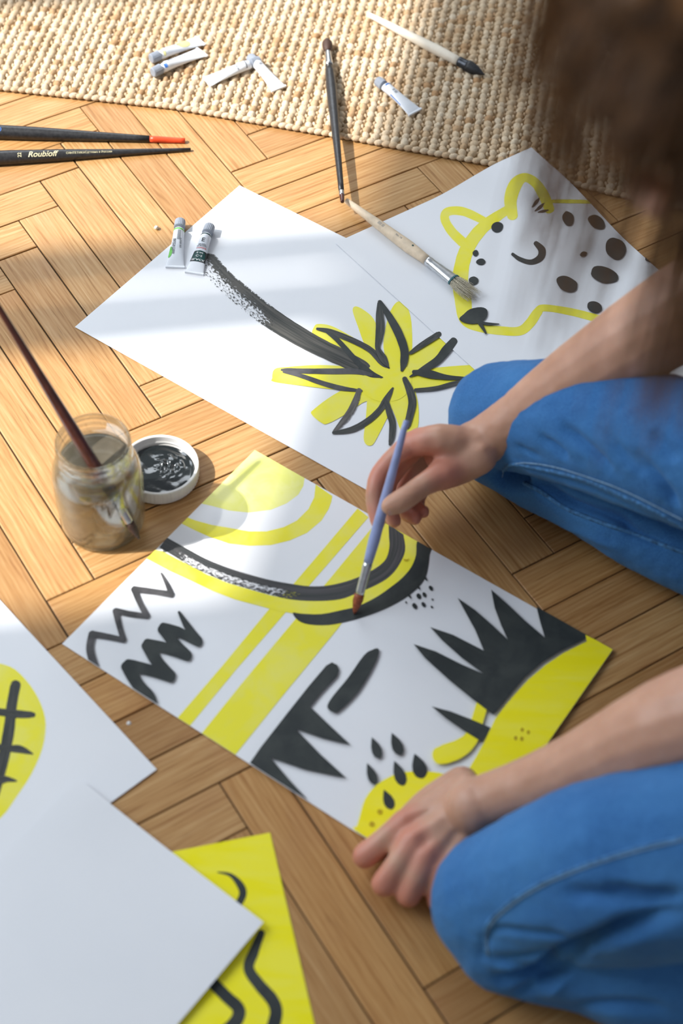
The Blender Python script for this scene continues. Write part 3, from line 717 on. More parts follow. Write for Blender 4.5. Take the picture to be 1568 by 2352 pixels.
def brush_text(root, A, B, prof, tmid, body, size, mat, flip=False, ang0=0, rot90=False, bold=0):
    a, s, u = frame(B-A); L = (B-A).length; me = text_mesh(body, size, bold)
    for v in me.vertices:
        x, y = v.co.x, v.co.y
        if rot90: x, y = -y, x
        if flip: x, y = -x, -y
        tt = tmid + x/L; r = interp(prof, tt) + .00012; an = math.pi/2 + ang0 - y/r
        v.co = A + a*(tt*L) + s*(math.cos(an)*r) + u*(math.sin(an)*r)
    obj('lettering', me, M[mat], root, smooth=False)
# two black-handled brushes lying on the floor at the left
rB1 = .0082
A = P(-330, 288, .009); B = P(425, 323, .003)
pr = [(0, .0085), (.38, .0088), (.55, .0082), (.8, .0050), (.995, .0031)]
b1 = brush('paintbrush', 'black handled paintbrush with a red tip, upper of the two at the left', A, B,
      [('handle', 'black_handle', .10, .892, pr, None), ('painted_tip', 'red_tip', .892, 1, pr, None), ('ferrule', 'silver', .0, .10, pr, None)])
brush_text(b1, A, B, pr, .437, 'O', .008, 'ink_blue', ang0=.5, rot90=True)
A2 = P(-320, 378, .009); B2 = P(438, 343, .0025)
pr2 = [(0, .0080), (.30, .0090), (.45, .0088), (.60, .0072), (.8, .0040), (.995, .0019)]
b2 = brush('paintbrush', 'black handled paintbrush with pale lettering, lower of the two at the left', A2, B2,
      [('handle', 'black_handle', .10, 1, pr2, None), ('ferrule', 'silver', .0, .10, pr2, None)])
def tfrac(px): return (px+320)/758
brush_text(b2, A2, B2, pr2, tfrac(42), '22', .0060, 'ink_gold', ang0=.55, rot90=True, bold=.00008)
brush_text(b2, A2, B2, pr2, tfrac(93), 'Roubloff', .0098, 'ink_gold', ang0=.55, bold=.00012)
brush_text(b2, A2, B2, pr2, tfrac(170), 'СИНТЕТИКА', .0036, 'ink_gold', ang0=.55)
brush_text(b2, A2, B2, pr2, tfrac(223), 'Сделано в России', .0036, 'ink_gold', ang0=.5)
# black brush bridging the rug and the floor
A = Vector((-.0484, 1.7640, .0135)); B = Vector((-.0167, 1.4500, .0196))
pr = [(0, .0045), (.03, .0062), (.07, .0036), (.10, .0040), (.165, .0052), (.30, .0068), (.42, .0062), (.7, .0042), (1, .0030)]
brush('paintbrush', 'black brush with dark round bristles, reaching from the rug over the floor', A, B,
      [('bristles', 'dark_bristle', 0, .075, [(0, .0040), (.02, .0068), (.05, .0064), (.075, .0038)], None), ('ferrule', 'silver', .07, .17, pr, None), ('handle', 'black_handle', .17, .94, pr, None), ('band', 'silver', .94, .962, [(0, .0033), (1, .0032)], None), ('painted_tip', 'brown_lacquer', .962, 1, [(0, .0031), (.96, .0032), (1, .0022)], None)])
# whitewashed brush with black bristles on the rug
A = P(845, 33, .0125); B = P(1113, 172, .0105)
pr = [(0, .0032), (.3, .0055), (.6, .0068), (.80, .0058)]
brush('paintbrush', 'pale wooden brush with pointed black bristles on the rug, top', A, B,
      [('handle', 'cream_wood', 0, .79, pr, None), ('ferrule', 'black_ferrule', .785, .86, [(0, .0062), (.82, .0064), (.86, .0070)], None), ('bristles', 'black_bristle', .858, 1, [(0, .007), (.88, .0078), (.93, .0060), (.98, .002), (1, .0004)], None)])
# natural wood brush with hog bristles on the cat painting
zc = .0022
A = P(795, 461, zc+.0085); B = P(1086, 676, zc+.0062)
pr = [(0, .0034), (.25, .0056), (.5, .0072), (.64, .0056), (.66, .0054)]
fl = lambda t: (1.25, .8)
wb = brush('paintbrush', 'natural wooden brush with splayed pale bristles, lying on the cat painting', A, B,
      [('handle', 'pale_wood', 0, .655, pr, None), ('ferrule', 'silver', .65, .855, [(0, .0058), (.65, .0057), (.67, .0062), (.685, .0056), (.72, .0058), (.855, .0062)], lambda t: (1+.25*max(0, t-.65)/.2, 1-.2*max(0, t-.65)/.2)),
       ('thread_band', 'thread', .848, .858, [(0, .0066), (1, .0066)], fl)])
a_, s__, u__ = frame(B-A); L = (B-A).length; vs = []; fs = []
for k in range(170):
    r0 = math.sqrt(random.random()); an = random.uniform(0, 2*math.pi)
    p0 = A + a_*(.85*L) + s__*(math.cos(an)*r0*.0072) + u__*(math.sin(an)*r0*.0046)
    ln = random.uniform(.92, 1.03)
    p1 = A + a_*(ln*L) + s__*(math.cos(an)*r0*.0115*random.uniform(.7, 1.1)) + u__*(math.sin(an)*r0*.0058-.0008)
    p1.z = max(p1.z, zc+.0006); mid = (p0+p1)/2 + s__*(math.cos(an)*r0*.0012)
    b = len(vs); rr = .00033
    for p, q in ((p0, rr), (mid, rr), (p1, rr*.5)):
        for m_ in range(4): t_ = m_*math.pi/2; vs.append(p + s__*(math.cos(t_)*q) + u__*(math.sin(t_)*q))
    for i in range(2):
        for m_ in range(4): fs.append((b+i*4+m_, b+i*4+(m_+1) % 4, b+i*4+4+(m_+1) % 4, b+i*4+4+m_))
o = obj('bristles', mesh(vs, fs), M['hog'], wb); o['kind'] = 'stuff'
prw = [(0, .0034), (.25, .0056), (.5, .0072), (.66, .0054)]
brush_text(wb, A, B, prw, .29, '||||| |||', .0042, 'ink_grey', ang0=.2, bold=.00005)
brush_text(wb, A, B, prw, .43, 'No. 16', .0036, 'ink_grey', ang0=.2)
brush_text(wb, A, B, prw, .535, '•', .0085, 'ink_darkgreen', ang0=.1, bold=.0002)
# ------------------------------------------------------------------ paint tubes
def tube(name, label, pc, pt, z, accents, rc=.0062, wt=.0105, group=None):
    """pc, pt: photo pixels of the cap end and tail end"""
    A = P(*pc, z+.006); B = P(*pt, z+.001); A.z = z; B.z = z
    L = (B-A).length; t = thing(name, (A.x, A.y, z), label, 'paint tube', group)
    ax = (B-A).normalized(); sd = Vector((-ax.y, ax.x, 0)); up = Vector((0, 0, 1))
    capL = .17*L
    def dims(x):                                    # half width, half thickness along the body
        s = (x-capL)/(L-capL)
        if s < .05: return rc*.62 + rc*.28*s/.05, rc*.62 + rc*.28*s/.05
        if s < .10: return rc*.9+rc*.1*(s-.05)/.05, rc*.92
        q = (s-.10)/.90
        return rc + (wt-rc)*q**1.6, rc*.95*(1-q)**.8 + .0006
    def surf(x, an, eps=0):
        w_, h_ = dims(x); hh = max(h_, .0006)
        return A + ax*x + sd*(math.cos(an)*(w_+eps)) + up*(hh + math.sin(an)*(hh+eps) + .0002)
    n, sg = 30, 28; vs, fs = [], []
    for i in range(n+1):
        x = capL*.96 + (L-capL*.96)*i/n
        for k in range(sg): vs.append(surf(x, 2*math.pi*k/sg))
    for i in range(n):
        for k in range(sg): fs.append((i*sg+k, (i+1)*sg+k, (i+1)*sg+(k+1) % sg, i*sg+(k+1) % sg))
    fs.append(tuple(range(sg))); fs.append(tuple(n*sg+k for k in range(sg))[::-1])
    obj('tube_body', mesh(vs, fs), M['tube_white'], t)
    # crimped end
    w_, h_ = dims(L)
    me = boxm(L-.0016, L+.0008, -w_*1.02, w_*1.02, .0001, .0024); me.transform(Matrix(((ax.x, sd.x, 0, A.x), (ax.y, sd.y, 0, A.y), (0, 0, 1, z), (0, 0, 0, 1))))
    obj('crimp', me, M['tube_white'], t, smooth=False)
    # ribbed cap
    sg = 44; vs, fs = [], []
    pf = [(0, .80, 0), (.0006, .95, 0), (.0012, 1, 1), (capL*.93, 1.04, 1), (capL*.97, 1.04, 0), (capL, .9, 0)]
    for (x, r, rib) in pf:
        for k in range(sg):
            an = 2*math.pi*k/sg; rr = rc*r*(1 - (.055 if rib and k % 2 else 0)); vs.append(A + ax*x + sd*(math.cos(an)*rr) + up*(rc*1.04 + math.sin(an)*rr))
    for i in range(len(pf)-1):
        for k in range(sg): fs.append((i*sg+k, (i+1)*sg+k, (i+1)*sg+(k+1) % sg, i*sg+(k+1) % sg))
    fs.append(tuple(range(sg))); fs.append(tuple((len(pf)-1)*sg+k for k in range(sg))[::-1])
    obj('cap', mesh(vs, fs), M['cap_grey'], t, smooth=False)
    for ac in accents:
        if ac[0] == 'patch':
            _, s0, s1, a0, a1, mt = ac; vs, fs = [], []
            for i in range(7):
                for k in range(13):
                    vs.append(surf((s0+(s1-s0)*i/6)*L, math.radians(a0+(a1-a0)*k/12), .00018))
            for i in range(6):
                for k in range(12): fs.append((i*13+k, (i+1)*13+k, (i+1)*13+k+1, i*13+k+1))
            obj('label_patch', mesh(vs, fs), M[mt], t)
        elif ac[0] == 'oval':
            _, sc, ac_, ls, la, mt = ac; vs = [surf(sc*L, math.radians(ac_), .0003)]; fs = []
            for ring in (.35, .7, 1):
                for k in range(24):
                    th = 2*math.pi*k/24; vs.append(surf((sc+ls*ring*math.cos(th))*L, math.radians(ac_+la*ring*math.sin(th)), .0003))
            for k in range(24): fs.append((0, 1+k, 1+(k+1) % 24))
            for r_ in range(2):
                for k in range(24): fs.append((1+r_*24+k, 1+(r_+1)*24+k, 1+(r_+1)*24+(k+1) % 24, 1+r_*24+(k+1) % 24))
            obj('label_patch', mesh(vs, fs), M[mt], t)
        elif ac[0] == 'text':
            _, body, size, sc, ang, mode, mt = ac[:7]; me = text_mesh(body, size, .00006)
            for v in me.vertices:
                x, y = v.co.x, v.co.y
                if mode == 'across': x, y = -y, x           # letters' tops towards the cap
                elif mode == 'across_down': x, y = y, -x    # letters' tops towards the tail
                elif mode == 'back': x, y = -x, -y
                w_, h_ = dims(sc*L+x); rr = max((w_+h_)/2, .003)
                v.co = surf(sc*L+x, math.radians(ang)+y/rr, .0004)
            obj('lettering', me, M[mt], t, smooth=False)
    return t
zt = .0009
bars = [('patch', .30+.012*i, .30+.012*i+.006, 62, 96, 'ink_grey') for i in range(16)]
tube('paint_tube', 'white tube with a green band and barcode, left of the two on the palm painting', (414, 508), (402, 614), zt,
     [('patch', .245, .285, 5, 175, 'ink_green'), ('oval', .72, 152, .11, 30, 'ink_green')] + bars + [('text', 'MADE IN CHINA', .0028, .62, 112, 'along', 'ink_grey'), ('text', '8 935001 810', .0024, .55, 60, 'along', 'ink_grey'), ('text', 'Non Toxic 12ml', .0024, .58, 128, 'along', 'ink_grey')])
tube('paint_tube', 'white tube with a dark label reading BLACK, right of the two on the palm painting', (482, 520), (446, 628), zt,
     [('patch', .235, .27, 5, 175, 'ink_darkgreen'), ('text', 'E', .0075, .385, 95, 'across_down', 'ink_black'), ('text', 'ARTIST', .0026, .475, 92, 'across_down', 'ink_grey'), ('text', 'ACRYLIC', .0026, .505, 92, 'across_down', 'ink_grey'), ('text', 'COLOUR', .0024, .545, 90, 'across_down', 'ink_red'),
      ('patch', .60, .80, 8, 172, 'ink_black'), ('oval', .695, 90, .10, 58, 'ink_darkgreen'), ('text', '6 ml', .0032, .64, 90, 'across_down', 'ink_white'), ('text', 'C-2', .0036, .695, 90, 'across_down', 'ink_white'), ('text', 'BLACK', .0036, .765, 90, 'across_down', 'ink_white')])
zr = RTOP+.0002
tube('paint_tube', 'white tube with a pale yellow patch, farther of the left pair on the rug', (346, 136), (460, 94), zr,
     [('patch', .22, .26, 10, 170, 'ink_yellow'), ('oval', .66, 78, .13, 60, 'ink_yellow'), ('text', 'ACRYLIC COLOUR', .003, .44, 80, 'along', 'ink_grey'), ('patch', .36, .58, 6, 22, 'ink_blue')])
tube('paint_tube', 'white tube with blue stripes, nearer of the left pair on the rug', (350, 168), (464, 120), zr,
     [('patch', .21, .26, 95, 150, 'ink_blue'), ('patch', .23, .25, 8, 40, 'ink_blue'), ('text', 'MADE IN CHINA 12ml', .003, .5, 80, 'along', 'ink_grey'), ('patch', .66, .78, 2, 20, 'ink_blue')])
tube('paint_tube', 'white tube with faint print, left of the touching pair in the rug middle', (597, 140), (475, 188), zr,
     [('patch', .28, .30, 5, 175, 'ink_grey'), ('text', 'ACRYLIC', .003, .45, 90, 'across', 'ink_grey'), ('oval', .66, 90, .1, 50, 'ink_white')])
tube('paint_tube', 'white tube lying blank side up, right of the touching pair in the rug middle', (574, 132), (640, 204), zr, [('text', '||||', .004, .36, 90, 'along', 'ink_grey')])
tube('paint_tube', 'white tube with violet stripes lying alone right of the black brush on the rug', (866, 186), (953, 258), zr,
     [('patch', .24, .28, 30, 120, 'ink_blue'), ('text', '||| ||||', .0036, .46, 90, 'along', 'ink_grey'), ('patch', .45, .74, 150, 165, 'ink_blue')])
# a chalky crumb and a dried drop
me = lathe(P(359, 523, 0), P(359, 523, .0042), [(0, .0018), (.3, .0026), (.7, .0021), (1, .0006)], 9)
for v in me.vertices: v.co += Vector((noise.noise(v.co*500), noise.noise(v.co*500+Vector((3, 0, 0))), 0))*.0008
tag(obj('crumb', me, M['crumb']), 'tiny off-white crumb on the floor left of the tubes', 'crumb')
me = lathe(P(296, 1662, 0), P(296, 1662, .0007), [(0, .0022), (.6, .0016), (1, .0006)], 12)
tag(obj('paint_drop', me, M['plastic_white']), 'small dried white drop on a plank between the papers', 'drop')

# ------------------------------------------------------------------ jar, water, lid
JC = Vector((-.2330, .9835, 0))
def revolve(prof, seg=64, ctr=JC):
    vs = []; fs = []
    for (r, z) in prof:
        for k in range(seg):
            an = 2*math.pi*k/seg; vs.append(ctr + Vector((math.cos(an)*r, math.sin(an)*r, z)))
    for i in range(len(prof)-1):
        for k in range(seg): fs.append((i*seg+k, i*seg+(k+1) % seg, (i+1)*seg+(k+1) % seg, (i+1)*seg+k))
    return mesh(vs, fs)
jar = thing('glass_jar', JC, 'clear glass jar of murky rinse water left of the lid', 'jar')
op = [(.0, .0022), (.030, .0020), (.0355, .0008), (.0395, .0030), (.0415, .010), (.0428, .045), (.0428, .074), (.0415, .084), (.0375, .0935), (.0350, .0985), (.0345, .1020), (.0362, .1035), (.0350, .1060), (.0345, .1100), (.0358, .1115), (.0346, .1140), (.0352, .1175), (.0350, .1205), (.0335, .1212)]
ip = [(.0320, .1200), (.0318, .1120), (.0318, .1020), (.0325, .0980), (.0355, .0915), (.0392, .083), (.0404, .072), (.0404, .045), (.0393, .012), (.0365, .0062), (.0, .0055)]
me = revolve(op + ip); obj('glass_body', me, M['glass'], jar)
wl = .0925
wp = [(.0, .0058), (.0360, .0066), (.0388, .0125), (.0400, .045), (.0400, .072), (.0388, .083), (.0352, .0912), (.0345, wl), (.030, wl-.0006), (.0, wl-.0006)]
obj('rinse_water', revolve(wp), M['water'], jar)
# lid, upside down, with wet paint inside
LC = P(377, 1083, .010); LC.z = 0
LC = P(366, 1066, .018); LC.z = 0
lid = thing('jar_lid', LC, 'white ribbed plastic lid upside down with wet black paint in it', 'lid')
sg = 120; vs, fs = [], []
lp = [(.0, .0009, 0), (.034, .0009, 0), (.0378, .0012, 0), (.0392, .0030, 1), (.0394, .0165, 1), (.0388, .0180, 0), (.0370, .0184, 0), (.0362, .0176, 0), (.0358, .0120, 0), (.0352, .0100, 0), (.0356, .0080, 0), (.0345, .0035, 0), (.0, .0030, 0)]
for (r, z, rib) in lp:
    for k in range(sg):
        an = 2*math.pi*k/sg; rr = r*(1-(.012 if rib and k % 2 else 0)); vs.append(LC + Vector((math.cos(an)*rr, math.sin(an)*rr, z)))
for i in range(len(lp)-1):
    for k in range(sg): fs.append((i*sg+k, i*sg+(k+1) % sg, (i+1)*sg+(k+1) % sg, (i+1)*sg+k))
obj('lid_shell', mesh(vs, fs), M['plastic_white'], lid, smooth=False)
vs, fs = [], []; R0 = .0338; n = 40; LP = LC
for i in range(n+1):
    for k in range(64):
        an = 2*math.pi*k/64; r = R0*(i+.02)/n
        x, y = math.cos(an)*r, math.sin(an)*r
        e = min(1, (R0-r)/.003)
        chop = max(0, 1-((x-.010)**2+(y-.010)**2)/.00036)
        h = .0066 + .0010*(1-e) + .0012*noise.noise(Vector((x*90, y*90, 1)))*e + chop*.0026*noise.fractal(Vector((x*260, y*260, 5)), 1, 2, 3)
        vs.append(LP + Vector((x, y, h)))
for i in range(n):
    for k in range(64): fs.append((i*64+k, i*64+(k+1) % 64, (i+1)*64+(k+1) % 64, (i+1)*64+k))
obj('wet_paint', mesh(vs, fs), M['wet'], lid)
me = lathe(P(443, 1034, .016), P(446, 1042, .009), [(0, .0008), (.4, .0017), (1, .0009)], 10)
obj('paint_blot', me, M['wet'], lid)
# brush standing in the jar
Bt = Vector((-.3147, 1.0253, .2594)); Wp = Vector((-.2328, .9716, .1041)); dirn = (Wp-Bt).normalized()
Bb = Bt + dirn*((Bt.z-.026)/-dirn.z)
pr = [(0, .0028), (.3, .0042), (.55, .0060), (.72, .0062), (.84, .0044)]
brush('paintbrush', 'red-brown handled brush standing in the glass jar', Bt, Bb,
      [('handle', 'brown_lacquer', 0, .84, pr, None), ('ferrule', 'silver', .835, .93, [(0, .0047), (.93, .0042)], None), ('bristles', 'dark_bristle', .925, 1, [(0, .0042), (.95, .0046), (1, .0010)], None)])

# ------------------------------------------------------------------ the person
def rcone(bm, a, b, ra, rb, seg=16):
    """closed rounded cone"""
    ax, s, u = frame(b-a, Vector((.13, .27, .95))); rings = []
    L = (b-a).length
    prof = [(-ra*math.cos(t), ra*math.sin(t)) for t in (.25, .6, 1.0, 1.35)] + [(0, ra), (L, rb)] + [(L+rb*math.sin(t), rb*math.cos(t)) for t in (.25, .6, 1.0, 1.35)]
    for x, r in prof: rings.append([bm.verts.new(a + ax*x + s*(math.cos(2*math.pi*k/seg)*r) + u*(math.sin(2*math.pi*k/seg)*r)) for k in range(seg)])
    for p, q in zip(rings, rings[1:]):
        for k in range(seg): bm.faces.new((p[k], p[(k+1) % seg], q[(k+1) % seg], q[k]))
    bm.faces.new(rings[0][::-1]); bm.faces.new(rings[-1])
def chain(bm, pts, seg=16):
    """pts: (Vector, radius); smoothly interpolated"""
    c = catmull([(*p, r) for p, r in pts], 3) if len(pts) > 2 else [(*p, r) for p, r in pts]
    for p, q in zip(c, c[1:]): rcone(bm, Vector(p[:3]), Vector(q[:3]), p[3], q[3], seg)
def ball(bm, c, r, sc=(1, 1, 1), rot=None):
    mt = Matrix.Translation(c) @ (rot.to_4x4() if rot else Matrix()) @ Matrix.Diagonal((r*sc[0], r*sc[1], r*sc[2], 1))
    bmesh.ops.create_uvsphere(bm, u_segments=24, v_segments=16, radius=1, matrix=mt)
def remesh(bm, voxel, smooth_it, fac=.5):
    me = bpy.data.meshes.new('r'); bm.to_mesh(me); bm.free()
    o = bpy.data.objects.new('r', me); COL.objects.link(o)
    r = o.modifiers.new('r', 'REMESH'); r.mode = 'VOXEL'; r.voxel_size = voxel; r.use_smooth_shade = True
    s = o.modifiers.new('s', 'SMOOTH'); s.factor = fac; s.iterations = smooth_it
    dg = bpy.context.evaluated_depsgraph_get(); out = bpy.data.meshes.new_from_object(o.evaluated_get(dg))
    bpy.data.objects.remove(o); return out
def displace(me, fn):
    nr = [n.vector.copy() for n in me.vertex_normals]; co = [v.co.copy() for v in me.vertices]; flat = []
    for c, n in zip(co, nr): flat += list(c + n*fn(c))
    me.vertices.foreach_set('co', flat); me.update()
person = thing('person', (.42, .70, 0), 'person in blue jeans kneeling on the floor and painting, brown hair falling forward', 'person')
V = Vector
bm = bmesh.new()
blush = []
# ---- right arm and hand (holds the brush)
rW = D(1118, 1008, 1.555); rE = D(1660, 650, 1.42); rSh = V((.52, .88, .66))
chain(bm, [(rE, .040), (D(1520, 745, 1.45), .0415), (D(1330, 868, 1.50), .0345), (D(1200, 952, 1.535), .0265), (rW, .0235), (D(1085, 1026, 1.553), .0240)])
chain(bm, [(rSh, .052), ((rSh+rE)/2, .046), (rE, .040)])
dI = 1.550
imcp = D(948, 1018, dI); ipip = D(874, 1088, dI); idip = D(859, 1150, dI-.004); itip = D(868, 1203, dI-.008)
chain(bm, [(D(1075, 1022, 1.548), .017), (D(1010, 1010, 1.538), .0155), (imcp, .0125)])
chain(bm, [(imcp, .0120), (D(908, 1048, dI-.003), .0100), (ipip, .0100), (D(862, 1118, dI-.003), .0090), (idip, .0088), (itip, .0072)])
mm = D(965, 1012, dI+.022); 
chain(bm, [(D(1085, 1025, 1.575), .017), (mm, .0135)])
mp = D(893, 1100, dI+.020); md = D(892, 1160, dI+.020); mt_ = D(905, 1196, dI+.016)
chain(bm, [(mm, .0120), (mp, .0098), (md, .0088), (mt_, .0074)])
rm = D(990, 1030, dI+.042)
chain(bm, [(D(1092, 1035, 1.595), .016), (rm, .0130)])
rp = D(925, 1120, dI+.040); rdp = D(930, 1172, dI+.036); rt = D(952, 1190, dI+.026)
chain(bm, [(rm, .0115), (rp, .0096), (rdp, .0086), (rt, .0074)])
lm = D(1018, 1052, dI+.058)
chain(bm, [(D(1098, 1048, 1.61), .015), (lm, .0115)])
lp_ = D(965, 1128, dI+.055); ld = D(958, 1165, dI+.048); lt = D(972, 1176, dI+.036)
chain(bm, [(lm, .0100), (lp_, .0086), (ld, .0078), (lt, .0068)])
tm = D(1012, 1092, dI-.016)
chain(bm, [(D(1095, 1045, 1.545), .0200), (D(1050, 1068, dI-.002), .0195), (tm, .0150)])
chain(bm, [(tm, .0140), (D(975, 1112, dI-.027), .0112), (D(942, 1136, dI-.034), .0108), (D(918, 1152, dI-.036), .0112), (D(896, 1162, dI-.037), .0092)])
chain(bm, [(D(1060, 1040, 1.56), .020), (D(1010, 1050, 1.562), .0150)])
blush += [(tm, .018), (ipip, .018), (imcp, .02), (itip, .016), (D(897, 1163, dI-.010), .014), (rt, .03), (mp, .02), (D(965, 1060, 1.545), .022)]
# ---- left arm and fist
lW = D(1128, 1838, 1.350); lE = D(1700, 1612, 1.215); lSh = V((.52, .52, .62))
chain(bm, [(lE, .041), (D(1540, 1676, 1.245), .0405), (D(1340, 1766, 1.30), .0315), (D(1215, 1808, 1.33), .0250), (lW, .0232), (D(1090, 1852, 1.353), .0245)])
chain(bm, [(lSh, .052), ((lSh+lE)/2, .046), (lE, .041)])
def F(u, v, z): return P(u, v, z)
tend = []
mc = [((1072, 1815), (930, 1890), .037), ((1082, 1840), (948, 1932), .041), ((1092, 1866), (976, 1970), .038), ((1100, 1890), (1012, 2002), .032)]
pips = [(838, 1966, .019), (882, 2030, .019), (938, 2054, .0165), (1004, 2068, .015)]
for i, ((a0, b0), zm) in enumerate([((m_[0], m_[1]), m_[2]) for m_ in mc]):
    base = F(*a0, .046); k = F(*b0, zm)
    chain(bm, [(base, .0155), (k.lerp(base, .5)+V((0, 0, .001)), .0130), (k, .0112)])
    u, v, z = pips[i]; pip = F(u, v, z)
    mid = F((b0[0]+u)/2, (b0[1]+v)/2, (zm+z)/2+.003)
    chain(bm, [(k, .0122), (mid, .0106 if i < 3 else .0092), (pip, .0112 if i < 3 else .0094)])
    tend.append((F(1120, 1845, .062).lerp(base, .5)+V((0, 0, .012)), k+V((0, 0, .010))))
    back = (k-pip); back.z = 0; back.normalize()
    dip = pip + back*.020 + V((0, 0, -pip.z + .0095)); tip = dip + back*.018 + V((0, 0, .0015))
    chain(bm, [(pip, .0094 if i < 3 else .0082), (dip, .0082), (tip, .0074)])
    blush += [(k, .014), (pip, .016)]
chain(bm, [(lW, .0232), (F(1060, 1868, .046), .0220), (F(1000, 1915, .040), .0175)])
# palm filler and thumb tucked on the far side
chain(bm, [(F(1085, 1845, .040), .020), (F(1000, 1900, .034), .019)])
chain(bm, [(F(1060, 1800, .036), .0155), (F(985, 1840, .028), .0125), (F(925, 1895, .018), .0105), (F(905, 1935, .011), .0085)])
# ---- torso, neck, head
pel = V((.60, .70, .22)); ch = V((.53, .69, .55)); nk = V((.38, .655, .74)); HC = V((.184, .622, .853))
chain(bm, [(pel, .125), (V((.60, .70, .38)), .105), (ch, .125), (V((.50, .69, .64)), .085)])
chain(bm, [(rSh, .055), (V((.50, .70, .66)), .075), (lSh, .055)])
chain(bm, [(V((.47, .69, .68)), .06), (nk, .048), (HC+V((.06, .01, -.02)), .050)])
fd = V((-.70, .05, -.71)).normalized(); hu = (V((0, 0, 1)) - fd*fd.z); hu.normalize(); hs = hu.cross(fd)   # face direction, head up, head side
rot = Matrix((hs, fd, hu)).transposed()
ball(bm, HC, .085, (.86, 1.08, 1.02), rot)
ball(bm, HC + fd*.028 - hu*.045, .062, (.92, 1.0, 1.05), rot)
ball(bm, HC + fd*.045 - hu*.092, .026, (1.2, 1, .9), rot)                       # chin
chain(bm, [(HC + fd*.082 - hu*.006, .010), (HC + fd*.098 - hu*.030, .0105), (HC + fd*.103 - hu*.043, .0125)])   # nose
for sg_ in (-1, 1):
    ball(bm, HC + fd*.100 - hu*.046 + hs*(sg_*.011), .0085)
    ball(bm, HC + fd*.076 + hu*.014 + hs*(sg_*.032), .018, (1.2, .6, .55), rot)
    ball(bm, HC + fd*.060 - hu*.035 + hs*(sg_*.036), .024, (1, .8, 1), rot)
    ball(bm, HC - fd*.004 - hu*.018 + hs*(sg_*.077), .020, (.3, .75, 1.4), rot)  # ears
ball(bm, HC + fd*.080 - hu*.070, .012, (1.8, .7, .45), rot)
ball(bm, HC + fd*.078 - hu*.079, .012, (1.6, .7, .5), rot)
me = remesh(bm, .0021, 11)
bl = me.attributes.new('blush', 'FLOAT', 'POINT'); vals = []
for v in me.vertices:
    f_ = 0
    for c, r in blush:
        d = (v.co-c).length
        if d < r*1.6: f_ = max(f_, 1-(d/(r*1.6))**2)
    # tendons and creases on the back of the left hand
    vals.append(f_)
bl.data.foreach_set('value', vals)
tend += [(D(1180, 925, 1.50), D(1060, 985, 1.505)), (D(1190, 985, 1.515), D(1110, 1030, 1.525))]
cups = [(D(1145, 975, 1.52), .010, .0018), (F(1165, 1812, .080), .013, .0012), (D(1095, 1058, 1.52), .012, -.0015)]
def segd(c, a, b):
    d = b-a; t = max(0, min(1, (c-a).dot(d)/d.length_squared)); return (c-(a+d*t)).length
def anatomy(c):
    if c.z > .2 or c.x > .30: return 0
    o_ = 0
    for i, (a_, b_) in enumerate(tend):
        d = segd(c, a_, b_)
        if d < .02: o_ += .0013*math.exp(-(d/.0042)**2)
    for (p_, r_, h_) in cups:
        d = (c-p_).length
        if d < r_*3: o_ += h_*math.exp(-(d/r_)**2)
    return o_ + .00025*noise.noise(c*150)
displace(me, anatomy)
body = obj('body', me, M['skin'], person)
# nails
def nail(c, d, up, w_, l_):
    a, s, u = frame(d, up); vs, fs = [], []
    for i in range(7):
        for k in range(9):
            x = -l_/2 + l_*i/6; an = math.radians(-58+116*k/8); tw = w_*(1-.25*abs(i/3-1)**3)
            vs.append(c + a*x + s*(math.sin(an)*tw) + u*(math.cos(an)*w_ - w_))
    for i in range(6):
        for k in range(8): fs.append((i*9+k, (i+1)*9+k, (i+1)*9+k+1, i*9+k+1))
    obj('fingernail', mesh(vs, fs), M['nail'], person)
M['nail'] = simple('fingernail', (.62, .36, .30), .28)
tt = D(905, 1158, dI-.037); toCam = (CAMP-tt).normalized()
nl = (D(897, 1163, dI-.037)-D(942, 1136, dI-.034)).normalized()
nail(tt + (toCam*.35 + V((0, -.6, -.55))).normalized()*.0088, nl, (toCam*.35 + V((0, -.6, -.55))).normalized(), .0062, .0105)
# eyes
for sg_ in (-1, 1):
    ec = HC + fd*.073 + hu*.002 + hs*(sg_*.031)
    bm = bmesh.new(); ball(bm, ec, .0125); me = bpy.data.meshes.new('e'); bm.to_mesh(me); bm.free(); obj('eye', me, M['plastic_white'], person)
    bm = bmesh.new(); ball(bm, ec+fd*.0095, .0062, (1, .7, 1), rot); me = bpy.data.meshes.new('e'); bm.to_mesh(me); bm.free(); obj('iris', me, M['ink_black'], person)
    bm = bmesh.new(); chain(bm, [(HC + fd*.084 + hu*.022 + hs*(sg_*.014), .0022), (HC + fd*.081 + hu*.028 + hs*(sg_*.032), .0026), (HC + fd*.066 + hu*.022 + hs*(sg_*.050), .0016)], 8)
    me = bpy.data.meshes.new('e'); bm.to_mesh(me); bm.free(); obj('eyebrow', me, M['brow'], person)
